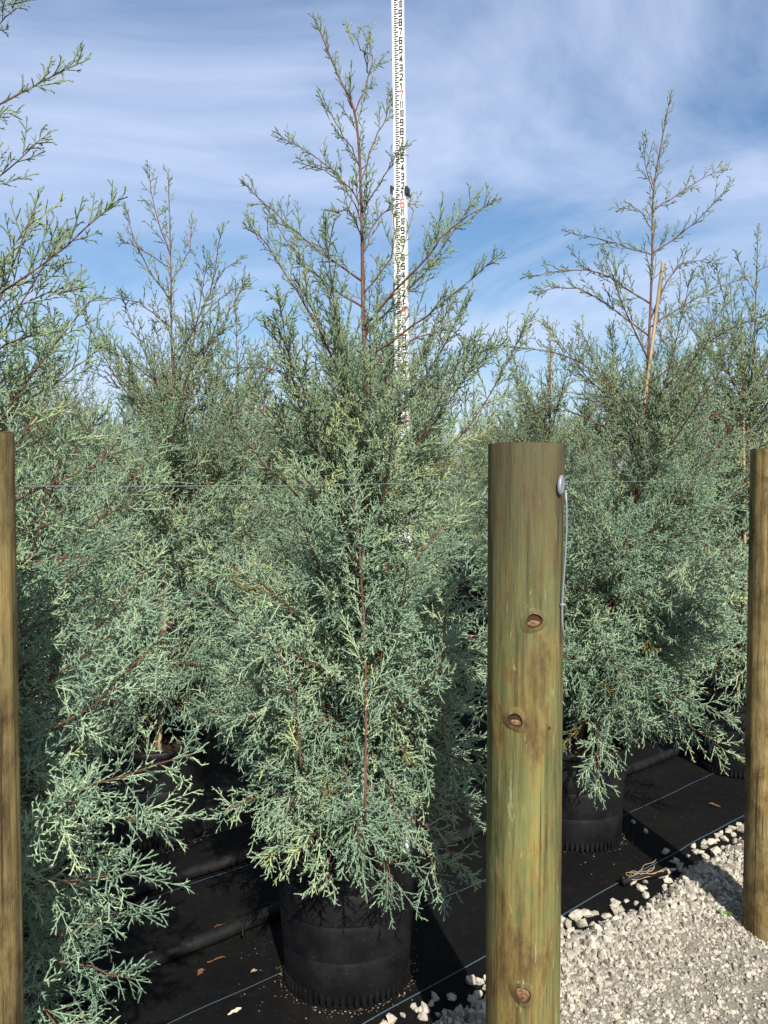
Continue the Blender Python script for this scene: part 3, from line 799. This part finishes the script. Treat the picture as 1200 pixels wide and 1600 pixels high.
# --- the measured juniper
ML = loc_soil(-0.105, 2.31)
def mk(Ybase, L0):
    def f(*pts):
        """photo coordinates plus a depth offset for each point -> local polyline"""
        return [at(px, py, Ybase + dy) - L0 for px, py, dy in pts]
    return f
f = mk(2.31, ML)
trunk = [np.array([0, 0, -0.03])] + f((556, 1100, 0.0), (566, 820, 0.0), (572, 640, 0.01), (567, 480, 0.0), (565, 330, 0.0), (556, 185, -0.01), (527, 115, -0.02), (494, 34, -0.03))
ex = [f((555, 180, 0), (574, 115, .03), (577, 52, .05)), f((574, 114, .03), (560, 85, .0), (545, 45, -.02)),
      f((562, 262, 0), (540, 218, -.05), (503, 158, -.09)), f((565, 285, 0), (590, 212, .04), (613, 160, .07)),
      f((566, 335, 0), (592, 285, -.05), (628, 232, -.10)), f((561, 322, 0), (508, 268, .03), (438, 212, .06)),
      f((563, 352, 0), (522, 293, -.05), (474, 256, -.10)), f((552, 440, 0), (474, 372, -.05), (388, 291, -.08)),
      f((546, 665, -.03), (505, 525, -.12), (452, 425, -.18), (388, 346, -.22)), f((570, 512, 0), (648, 400, -.08), (700, 355, -.11), (770, 316, -.14)),
      f((598, 525, .02), (668, 430, .08), (744, 306, .14)), f((592, 562, 0), (655, 485, -.10), (772, 405, -.20)),
      f((588, 580, 0), (690, 512, .08), (764, 548, .14)), f((588, 460, 0), (606, 398, -.06), (614, 322, -.10)),
      f((540, 645, 0), (440, 583, .03), (348, 577, .06)), f((470, 780, -.18), (400, 700, -.25), (345, 615, -.28)),
      f((560, 480, 0), (480, 420, .12), (420, 330, .20)), f((565, 400, 0), (600, 340, .10), (650, 320, .18)),
      f((592, 670, 0), (715, 585, -.08), (775, 540, -.12)), f((568, 380, 0), (545, 340, -.12), (520, 330, -.2)),
      f((570, 1290, -.36), (572, 1000, -.37), (556, 800, -.34), (549, 700, -.30)), f((692, 1150, -.28), (690, 1030, -.30), (700, 930, -.30)),
      f((470, 1200, -.30), (450, 1090, -.34), (430, 1010, -.36)), f((556, 1240, 0), (650, 1220, -.08), (748, 1290, -.1)), f((556, 1260, 0), (660, 1290, -.15), (738, 1375, -.22)),
      f((552, 1265, 0), (640, 1320, -.2), (690, 1400, -.28)), f((550, 1265, 0), (600, 1330, -.25), (606, 1400, -.33)), f((548, 1265, 0), (520, 1330, -.25), (508, 1385, -.34)),
      f((548, 1250, 0), (450, 1290, -.2), (425, 1350, -.28)), f((548, 1240, 0), (430, 1230, -.1), (345, 1270, -.15)), f((552, 1200, 0), (650, 1150, -.1), (755, 1180, -.12)),
      f((560, 1050, 0), (660, 960, -.12), (752, 895, -.15)), f((556, 1150, 0), (640, 1100, -.25), (720, 1020, -.32))]
juniper = make_juniper(ML, 'tall blue-green juniper with the white measuring rod standing behind its stem', G_FRONT, 5, trunk, ex,
             ([-0.1, 0.0, 0.2, 0.6, 1.0, 1.25, 1.5, 1.7], [0.38, 0.44, 0.46, 0.43, 0.39, 0.33, 0.24, 0.16]), 126, (0.13, 1.27), dens=1.25, fine=1.14, r_leaf=0.0016, az_pref=(-1.57, 0.22))

# --- the next one along, right of the thick post
RL = loc_soil(0.755, 3.23)
f = mk(3.23, RL)
trunk = [np.array([0, 0, -0.03])] + f((930, 1050, 0), (975, 850, .02), (1005, 680, .02), (1015, 510, 0), (1019, 400, 0), (1021, 300, 0), (1034, 220, .02), (1048, 150, .03))
ex = [f((1021, 330, 0), (1070, 292, .05), (1131, 262, .08)), f((1019, 396, 0), (1076, 352, -.05), (1140, 290, -.1)), f((1016, 398, 0), (962, 372, .04), (888, 362, .08)),
      f((1011, 475, 0), (922, 424, -.1), (826, 432, -.18)), f((1006, 525, 0), (905, 462, .06), (836, 455, .1)), f((1012, 512, 0), (1095, 465, .08), (1165, 432, .12)),
      f((1032, 600, 0), (1130, 525, -.1), (1205, 488, -.2)), f((1002, 562, 0), (966, 446, -.06), (946, 392, -.1)), f((1000, 645, 0), (902, 566, -.1), (788, 541, -.16)),
      f((1040, 500, 0), (1058, 415, .04), (1122, 412, .1)), f((1015, 360, 0), (985, 335, -.05), (965, 325, -.08)), f((990, 700, 0), (880, 640, .1), (800, 660, .16)),
      f((1022, 300, 0), (1012, 245, -.03), (1010, 215, -.05)), f((1025, 620, -.1), (1090, 560, -.2), (1150, 560, -.28))]
make_juniper(RL, 'juniper with one long bare-stemmed leader and a bamboo cane beside its stem', G_FRONT, 8, trunk, ex,
             ([-0.1, 0.0, 0.25, 0.7, 1.1, 1.4, 1.7, 1.9], [0.46, 0.52, 0.56, 0.54, 0.48, 0.40, 0.30, 0.22]), 110, (0.12, 1.40), az_pref=(-1.4, 0.22), dens=1.22, fine=0.98, r_leaf=0.0018)

# --- the one before, cut off by the frame
LL = loc_soil(-0.93, 1.53)
f = mk(1.53, LL)
trunk = [np.array([0, 0, -0.03]), np.array([0.01, 0, 0.7]), np.array([0.0, 0.01, 1.3]), np.array([-0.02, 0.01, 1.9]), np.array([0.0, 0.0, 2.5])]
ex = [f((-170, 260, 0), (-20, 175, -.05), (122, 100, -.08)), f((-180, 380, 0), (-30, 290, .02), (68, 215, .05)), f((-150, 560, 0), (20, 445, -.06), (178, 318, -.1)),
      f((-150, 150, 0), (-20, 60, .03), (32, 4, .05)), f((-170, 640, 0), (10, 490, .05), (125, 450, .08)), f((-170, 820, 0), (0, 790, -.1), (200, 700, -.14)),
      f((-150, 1000, 0), (120, 850, .02), (240, 760, .05)), f((-160, 1180, 0), (60, 1080, -.14), (250, 930, -.2)), f((-160, 1220, -.05), (80, 1130, -.22), (240, 1000, -.3)),
      f((-160, 1300, 0), (90, 1210, -.12), (300, 1178, -.18)), f((-160, 1360, 0), (80, 1290, -.16), (266, 1282, -.22)), f((-160, 1400, 0), (60, 1400, -.2), (235, 1362, -.26)),
      f((-160, 1430, 0), (40, 1450, -.14), (222, 1420, -.2)), f((-150, 1450, 0), (60, 1500, -.16), (210, 1530, -.22)), f((-150, 1470, 0), (40, 1560, -.12), (160, 1600, -.16)),
      f((-170, 760, 0), (20, 640, .02), (150, 545, .04)), f((-150, 900, 0), (30, 890, -.1), (180, 860, -.16)), f((-150, 1100, 0), (60, 1010, .1), (210, 1080, .14)),
      f((-150, 1450, -.05), (20, 1530, -.3), (110, 1620, -.36)), f((-150, 1400, -.05), (20, 1300, -.3), (130, 1230, -.4)), f((-160, 700, 0), (-20, 560, -.1), (60, 520, -.2))]
make_juniper(LL, 'wide-spreading juniper whose lit sprays reach past the tan post to the fabric', G_FRONT, 13, trunk, ex,
             ([-0.1, 0.0, 0.2, 0.6, 1.0, 1.4, 1.8, 2.1], [0.42, 0.47, 0.50, 0.47, 0.32, 0.24, 0.2, 0.18]), 112, (0.04, 1.16), az_pref=(-0.45, 0.72), zpow=1.15, r_leaf=0.00142, fine=1.14, ex_w=0.62)

# --- second row, its pot half hidden
BL = loc_soil(-0.90, 3.24)
f = mk(3.24, BL)
trunk = [np.array([0, 0, -0.03])] + f((252, 1000, 0), (268, 800, 0), (273, 660, 0), (268, 520, 0), (267, 420, 0), (263, 272, .02))
ex = [f((267, 400, 0), (245, 325, .04), (230, 265, .06)), f((268, 470, 0), (218, 402, -.06), (198, 328, -.1)), f((272, 512, 0), (212, 474, .08), (153, 466, .14)),
      f((285, 580, 0), (332, 470, -.04), (347, 358, -.06)), f((334, 450, -.03), (352, 420, .02), (378, 404, .05)), f((290, 560, 0), (345, 468, .1), (383, 446, .16)),
      f((266, 420, 0), (218, 392, -.08), (190, 374, -.14)), f((272, 600, 0), (320, 540, -.1), (372, 500, -.18)), f((270, 620, 0), (200, 560, -.1), (150, 540, -.16)), f((267, 440, 0), (292, 390, .06), (300, 340, .1))]
make_juniper(BL, 'juniper of the second row with green tape tied round its stem', 'junipers of the second row', 21, trunk, ex,
             ([-0.1, 0.0, 0.25, 0.7, 1.1, 1.4, 1.7], [0.40, 0.44, 0.48, 0.48, 0.44, 0.38, 0.28]), 112, (0.10, 1.42), dens=1.15, fine=0.84, r_leaf=0.0020)

# --- two shapes shared by the rest of the block
def generic(seed, h, label, group, loc, lean):
    rg = random.Random(seed)
    tr = [np.array([0, 0, -0.03]), np.array([lean * .3, .01, h * .35]), np.array([lean * .7, -.01, h * .7]), np.array([lean, 0.0, h])]
    ex = []
    for k in range(9):
        z = h * (0.55 + 0.045 * k); a = k * 2.4 + seed; L_ = 0.46 * (1 - 0.085 * k)
        p0 = np.array([lean * z / h, 0, z]); e = np.array([math.cos(a), math.sin(a), 0])
        ex.append([p0, p0 + e * L_ * 0.5 + np.array([0, 0, L_ * 0.36]), p0 + e * L_ + np.array([0, 0, L_ * 0.85])])
    return make_juniper(loc, label, group, seed, tr, ex, ([-0.1, 0.0, 0.3, 0.8, 1.2, 1.5, 1.8], [0.42, 0.46, 0.5, 0.5, 0.45, 0.38, 0.26]), 110, (0.08, 1.6), fine=0.62, r_leaf=0.0030, dens=0.95)

G_BACK = 'junipers in the rows behind'
LAB_BACK = 'potted juniper in the block behind the front rows'
gen_a = generic(31, 2.25, 'juniper behind the long-leadered tree with a pale cane rising through its top', G_FRONT, loc_soil(1.72, 3.99), 0.06)
gen_b = generic(37, 2.10, LAB_BACK, G_BACK, loc_soil(-0.83, 4.96), -0.05)

place_pot(-0.105, 2.31, 'black nursery pot under the tall juniper with the measuring rod', 'black nursery pots', 0.4)
place_pot(0.755, 3.23, 'black nursery pot under the long-leadered juniper with bamboo cane', 'black nursery pots', 1.4)
place_pot(1.72, 3.99, 'black nursery pot beside the tan post at the gravel, mostly under foliage', 'black nursery pots', 2.1)
place_pot(-0.93, 1.53, 'black nursery pot under the wide-spreading juniper by the tan post', 'black nursery pots', 3.0)
place_pot(-0.90, 3.24, 'black nursery pot in the second row with a thin black tube running to it', 'black nursery pots', 4.1)

# rows behind: every place of the 1.22 m grid that the frame can see
taken = {(0, 0), (1, 0), (2, 0), (-1, 0), (0, 1), (1, 2)}
rg = random.Random(4)
first_b = True
O = np.array([-0.105, 2.31, 0]); uu_ = np.array([0.757, 0.655, 0]) * 1.23; vv_ = np.array([-0.655, 0.757, 0]) * 1.23
place_pot(-0.83, 4.96, 'black nursery pot of the rows behind', 'pots in the rows behind', 0.2)
cnt = 0
for j in range(0, 19):
    for i in range(-4, 20):
        if (i, j) in taken: continue
        p = O + uu_ * i + vv_ * j + np.array([rg.uniform(-.07, .07), rg.uniform(-.07, .07), 0])
        ang = p[0] / p[1]
        if p[1] < 2.2 or p[1] > (18 if -0.12 < ang < 0.2 else 11.5): continue
        if abs(ang) > 0.50 + 0.35 / p[1]: continue
        src = gen_a if rg.random() < 0.5 else gen_b
        t = copy_tree(src)
        t['label'] = LAB_BACK; t['group'] = G_BACK
        if j == 0: t['label'] = 'juniper at the far end of the front row'; t['group'] = 'far end of the front row'
        t.location = loc_soil(p[0], p[1]); t.rotation_euler = (0, 0, rg.uniform(0, 6.28))
        s = rg.uniform(0.86, 1.03); t.scale = (s * rg.uniform(.92, 1.08), s * rg.uniform(.92, 1.08), s)
        place_pot(p[0], p[1], 'black nursery pot of the rows behind', 'pots in the rows behind', rg.uniform(0, 6))
        cnt += 1
print('rear junipers', cnt)

# ------------------------------------------------------------------ canes
def cane(label, p0, p1, r=0.0085, ties=()):
    root = empty('bamboo_cane', p0); tag(root, label, 'garden cane', 'bamboo canes tied to the stems')
    p0, p1 = np.array(p0), np.array(p1); d = p1 - p0; L_ = np.linalg.norm(d)
    pts, rad = [], []
    nn_ = int(L_ / 0.17)
    for k in range(nn_):
        for q, rr in ((0.0, 1.12), (0.05, 1.0), (0.95, 0.97)):
            pts.append(d * (k + q) / nn_); rad.append(r * rr * (1 - 0.25 * k / nn_))
    pts.append(d); rad.append(r * 0.74)
    m = MB(); m.tube(pts, rad, 8); m.build('cane', M_CANE, root, smooth=True)
    for q in ties:
        m = MB(); m.tube([d * (q - 0.012), d * (q - 0.008), d * (q + 0.008), d * (q + 0.012)], [0.016, 0.021, 0.021, 0.016], 10); m.build('tie_tape', M_TIE, root, smooth=True)
p0 = RL + np.array([0.10, 0.03, -0.02])
cane('bamboo cane leaning beside the bare leader of the long-leadered juniper', p0, at(1036, 408, 3.22))
p0 = loc_soil(1.72, 3.99) + np.array([0.03, -0.03, -0.02])
cane('pale bamboo cane standing at the juniper next after the long-leadered one', p0, at(1160, 492, 3.99))
p0 = BL + np.array([0.02, -0.04, -0.02])
cane('bamboo cane tied with green tape to the second-row juniper', p0, at(273, 610, 3.22), ties=(0.945, 0.88))
p2 = O + uu_ * 2 + vv_ * 1
p0 = np.array([p2[0], p2[1], SOIL_H]); cane('bamboo cane among the rear junipers left of the long-leadered one', p0, at(862, 540, p2[1]))

# ------------------------------------------------------------------ measuring rod
rod = empty('measuring_rod', (0.072, 2.335, SOIL_H - 0.004))
tag(rod, 'white telescopic measuring rod marked in feet and inches behind the tall juniper', 'measuring rod')
dtop = at(620.5, 0, 2.335) - np.array([0.072, 2.335, SOIL_H])
rod.rotation_euler = (0, math.atan2(dtop[0], dtop[2]), R(-18))
# feet scale: place so that the 7 foot mark falls at photo row 145 and the 6 foot mark at 316
z6 = (at(628, 316, 2.335)[2] - SOIL_H); z7 = (at(625, 146, 2.335)[2] - SOIL_H)
FOOT = z7 - z6; INCH = FOOT / 12
def zmark(ft, inch): return z6 + (ft - 6) * FOOT + inch * INCH
W_LO, W_UP = 0.0355, 0.0315
zj = zmark(6, 1.55)
m = MB(); m.box((0, 0, zj / 2), (W_LO, 0.020, zj)); m.build('lower_section', M_ROD, rod)
m = MB(); m.box((0, 0.002, (zj + 2.95) / 2), (W_UP, 0.016, 2.95 - zj)); m.build('upper_section', M_ROD, rod)
m = MB(); m.box((-W_LO / 2 - 0.0020, 0.002, zj / 2), (0.004, 0.022, zj - 0.01)); m.build('edge_strip', M_RODSIDE, rod)
for sx in (-1, 1):
    m = MB(); m.box((sx * (W_LO / 2 + 0.0036), -0.001, zj - 0.004 + (0.006 if sx < 0 else 0)), (0.0065, 0.030, 0.020)); m.box((sx * (W_LO / 2 + 0.0048), -0.001, zj - 0.004), (0.005, 0.024, 0.012)); m.build('clip', M_CLIP, rod)
SEG = {'0': [((0, 0), (0, 2)), ((0, 2), (1, 2)), ((1, 2), (1, 0)), ((1, 0), (0, 0))], '1': [((.5, 0), (.5, 2)), ((.5, 2), (.2, 1.7))],
       '2': [((0, 2), (1, 2)), ((1, 2), (1, 1.1)), ((1, 1.1), (0, 0)), ((0, 0), (1, 0))], '3': [((0, 2), (1, 2)), ((1, 2), (1, 0)), ((1, 0), (0, 0)), ((.3, 1), (1, 1))],
       '4': [((.75, 0), (.75, 2)), ((.75, 2), (0, .65)), ((0, .65), (1, .65))], '5': [((1, 2), (0, 2)), ((0, 2), (0, 1.1)), ((0, 1.1), (1, 1.1)), ((1, 1.1), (1, 0)), ((1, 0), (0, 0))],
       '6': [((1, 2), (0, 2)), ((0, 2), (0, 0)), ((0, 0), (1, 0)), ((1, 0), (1, 1.05)), ((1, 1.05), (0, 1.05))], '7': [((0, 2), (1, 2)), ((1, 2), (.35, 0))],
       '8': [((0, 0), (0, 2)), ((0, 2), (1, 2)), ((1, 2), (1, 0)), ((1, 0), (0, 0)), ((0, 1), (1, 1))], '9': [((1, 0), (1, 2)), ((1, 2), (0, 2)), ((0, 2), (0, 1)), ((0, 1), (1, 1)), ((0, 0), (1, 0))]}
def stroke(m, x0, z0, x1, z1, w, yf):
    d = np.array([x1 - x0, z1 - z0]); L_ = np.hypot(*d); d /= L_; nrm = np.array([-d[1], d[0]]) * w / 2; d = d * w / 2
    c = [(x0 - d[0] + nrm[0], z0 - d[1] + nrm[1]), (x1 + d[0] + nrm[0], z1 + d[1] + nrm[1]), (x1 + d[0] - nrm[0], z1 + d[1] - nrm[1]), (x0 - d[0] - nrm[0], z0 - d[1] - nrm[1])]
    m.add([(x, yf, z) for x, z in c], [[0, 3, 2, 1]])
def numeral(m, txt, xc, zc, w, h, sw, yf):
    n_ = len(txt); cw = w if n_ == 1 else w * 0.52
    for q, ch in enumerate(txt):
        x0 = xc - (n_ * cw + (n_ - 1) * w * 0.22) / 2 + q * (cw + w * 0.22)
        for k, ((a, b), (c, d)) in enumerate(SEG[ch]):
            stroke(m, x0 + a * cw, zc - h / 2 + b * h / 2, x0 + c * cw, zc - h / 2 + d * h / 2, sw * (0.75 if n_ > 1 else 1), yf - 0.00008 * k)
tick = MB(); num = MB(); red = MB()
for ft in range(0, 9):
    for inch in range(12):
        for qd in range(4):
            z = zmark(ft, inch + qd / 4)
            if z < 0.02 or z > 2.93: continue
            yf = (-0.0106 if z < zj else -0.0066); x0 = (-0.0095 - (0.001 if z < zj else 0))
            wd = 0.0120 if qd % 2 == 0 else 0.0070
            tick.add([(x0, yf, z - 0.0016), (x0 + wd, yf, z - 0.0016), (x0 + wd, yf, z + 0.0016), (x0, yf, z + 0.0016)], [[0, 1, 2, 3]])
        z = zmark(ft, inch)
        if z < 0.03 or z > 2.92: continue
        yf = (-0.0106 if z < zj else -0.0066) - 0.0004
        if inch == 0:
            
            if ft: q_ = MB(); numeral(q_, str(ft), 0.0092, z, 0.0085, 0.022, 0.0036, yf); q_.build('foot_numeral', M_RED, rod)
        else: q_ = MB(); numeral(q_, str(inch), 0.0092, z, 0.0074, 0.0160, 0.0029, yf); q_.build('inch_numeral', M_INK, rod)
tk = tick.build('scale_ticks', M_INK, rod); tk['kind'] = 'stuff'

# ------------------------------------------------------------------ pipes and tubes on the fabric
def pipe(label, nv, rad, u0, u1, wob, seed):
    pts = [un(a, nv + wob * nz(a, seed, 0.9, seed), rad * 0.9 + 0.004 + fab_z(a, nv)) for a in np.arange(u0, u1, 0.09)]
    m = MB(); m.tube(pts, rad, 14)
    return tag(m.build('irrigation_pipe', M_PIPE, smooth=True), label, 'pipe', 'irrigation pipes along the rows')
pipe('thick black irrigation pipe just behind the front row pot', 2.205, 0.021, -1.6, 9, 0.02, 2)
pipe('black irrigation pipe in front of the second row pot', 2.615, 0.021, -1.6, 9, 0.02, 5)
def tube_thing(label, pts, r):
    m = MB(); m.tube(bezier_poly(pts, 26), r, 8); return tag(m.build('drip_tube', M_PIPE, smooth=True), label, 'drip tube', 'thin drip tubes')
def gp(px, py, z=0.0):
    """ground point under a photo coordinate"""
    d = CF + np.array([1, 0, 0]) * (px - 600) / F + CU * (800 - py) / F
    t = (z - CAM_H) / d[2]; return np.array([0, 0, CAM_H]) + d * t
tube_thing('thin black drip tube curling from the pipe to the second row pot', [gp(205, 1335, .03), gp(238, 1362, .012), gp(262, 1368, .012), gp(278, 1372, .02), gp(285, 1386, .03)], 0.0045)
tube_thing('thin black drip tube arching up off the thick pipe', [gp(379, 1462, .03), gp(380, 1446, .05), gp(388, 1430, .06), gp(402, 1416, .03), gp(425, 1412, .012)], 0.0028)

# ------------------------------------------------------------------ litter
for k, (px, py, s) in enumerate(((990, 1288, .012), (1009, 1303, .013), (1040, 1336, .018), (989, 1384, .022))):
    o = bpy.data.objects.new('stone', rock_me[k]); col.objects.link(o); p = gp(px, py); o.location = (p[0], p[1], 0.006 + 0.5 * s); o.scale = (s, s, s); o.rotation_euler = (0.2, 0.1 * k, k * 1.3)
    tag(o, 'loose pale stone lying on the black fabric', 'stone', 'loose stones on the fabric')
def leaf(px, py, L_, w, rz, label, mat, seed):
    r = random.Random(seed); m = MB(); vs = []
    for q in np.linspace(0, 1, 7):
        ww = w * math.sin(math.pi * (0.06 + 0.88 * q)) ** 0.8 * r.uniform(0.55, 1.2); lift = 0.003 * math.sin(q * 3.1) + 0.001 + r.uniform(0, .0012)
        of = r.uniform(-.35, .35) * w; vs += [((q - .5) * L_, of - ww, lift + r.uniform(0, .004)), ((q - .5) * L_, of, lift), ((q - .5) * L_, of + ww * r.uniform(.5, 1.1), lift + r.uniform(0, .004))]
    vs2 = [(x, y, z + 0.0009) for x, y, z in vs]; nv = len(vs)
    fs = [[i * 3 + k, i * 3 + k + 1, i * 3 + k + 4, i * 3 + k + 3] for i in range(6) for k in range(2)]
    rim = [0, 3, 6, 9, 12, 15, 18, 19, 20, 17, 14, 11, 8, 5, 2, 1]
    m.add(vs + vs2, [f_[::-1] for f_ in fs] + [[i + nv for i in f_] for f_ in fs] + [[rim[i], rim[(i + 1) % 16], rim[(i + 1) % 16] + nv, rim[i] + nv] for i in range(16)])
    o = m.build('fallen_leaf', mat, smooth=False); p = gp(px, py); o.location = (p[0], p[1], fab_z(p @ U, p @ N) + 0.006); o.rotation_euler = (r.uniform(-.1, .1), 0, rz)
    return o
for k, (px, py, L_, w, rz) in enumerate(((236, 1495, .028, .006, .3), (229, 1497, .018, .006, 1.2), (343, 1450, .034, .005, .5), (314, 1522, .030, .009, 1.1), (397, 1521, .018, .007, .2), (1117, 1262, .05, .006, 2.3), (203, 1409, .03, .008, .4))):
    tag(leaf(px, py, L_, w, rz, '', M_DRY, k), 'small dry brown leaf lying on the black fabric', 'leaf', 'dry leaves on the fabric')
tag(leaf(338, 1502, .055, .005, .55, '', M_DRY, 19), 'curled dry brown leaf resting against the thick black pipe', 'leaf', 'dry leaves on the fabric')
o = leaf(367, 1586, .042, .006, .75, '', M_CHIP, 44); o.name = 'wood_chip'; tag(o, 'pale wood chip lying on the black fabric', 'wood chip')
# short offcut of pipe with dry grass at the gravel edge
p0, p1 = gp(972, 1378, .02), gp(1040, 1362, .02)
m = MB(); m.tube([p0, (p0 + p1) / 2 + (0, 0, .004), p1], 0.013, 12); tag(m.build('pipe_offcut', M_PIPE, smooth=True), 'short black pipe offcut lying at the gravel edge', 'pipe')
m = MB(); r = random.Random(3); ax = p1 - p0
for k in range(11):
    q0 = r.uniform(-.1, .5); ln = r.uniform(.25, .6); cur = p0 + ax * q0 + np.array([r.uniform(-.012, .012), r.uniform(-.012, .012), .014]); pp_ = [cur]
    for _ in range(4):
        cur = cur + ax * ln / 4 + np.array([r.uniform(-.013, .013), r.uniform(-.013, .013), r.uniform(-.006, .008)]); pp_.append(cur)
    m.tube(bezier_poly(pp_, 12), 0.0010, 5)
tag(m.build('dry_twig', M_CANE, smooth=True), 'tangle of straw-coloured dry twig on the pipe offcut', 'twig')
# small weeds in the gravel
def weed(px, py, label, seed):
    r = random.Random(seed); p = gp(px, py); m = MB()
    for k in range(16):
        a = r.uniform(0, 6.28); L_ = r.uniform(.010, .026); e = np.array([math.cos(a), math.sin(a), 0]); s_ = np.array([-e[1], e[0], 0]) * r.uniform(.003, .005)
        b = e * .003; c = e * L_ * .6 + np.array([0, 0, L_ * .6]); d = e * L_ + np.array([0, 0, L_ * .55])
        m.add([b, c - s_, d, c + s_], [[0, 1, 2, 3]])
    o = m.build('weed', M_WEED); g_ = p @ U; o.location = (p[0], p[1], grav_z(p @ U, p @ N)); tag(o, label, 'weed', 'weeds in the gravel')
weed(906, 1452, 'tiny green weed at the fabric edge beside the thick green-brown post', 1); weed(1132, 1447, 'tiny green weed beside the tan post in the gravel', 2)
# crumbs of spilled mix around the front pots
VV, FF, TT = [], [], []
for (X, Y), n_ in (((-0.105, 2.31), 420), ((0.755, 3.23), 180), ((-0.9, 3.24), 160)):
    for _ in range(n_):
        a = rng.uniform(0, 6.28); rr = 0.185 + abs(rng.normal(0, 0.012 if rng.random() < .8 else 0.09)); s = rng.uniform(0.0010, 0.0028)
        V, Fc = ROCKS[int(rng.integers(10))]; FF.append(Fc + 12 * len(VV)); x, y = X + rr * math.cos(a), Y + rr * math.sin(a); q = np.array([x, y, 0])
        VV.append(V * s + np.array([x, y, fab_z(q @ U, q @ N) + 0.004 + s * .4])); TT.append(np.full(12, rng.random()))
M_CRUMB, nn, ll, bb = new_mat('bark_crumbs', rough=0.9, spec=0.1)
ta = nn.new('ShaderNodeAttribute'); ta.attribute_name = 'tint'; rp = ramp(nn, [(0, (0.03, 0.018, 0.010)), (0.5, (0.10, 0.068, 0.040)), (1, (0.24, 0.20, 0.15))]); ll.new(ta.outputs['Fac'], rp.inputs[0]); ll.new(rp.outputs[0], bb.inputs['Base Color'])
o = mesh_np('bark_crumbs', np.concatenate(VV), [np.concatenate(FF)], M_CRUMB, attrs={'tint': np.concatenate(TT)}, smooth=False)
tag(o, 'brown bark crumbs scattered around the pot bases', 'crumbs', kind='stuff')
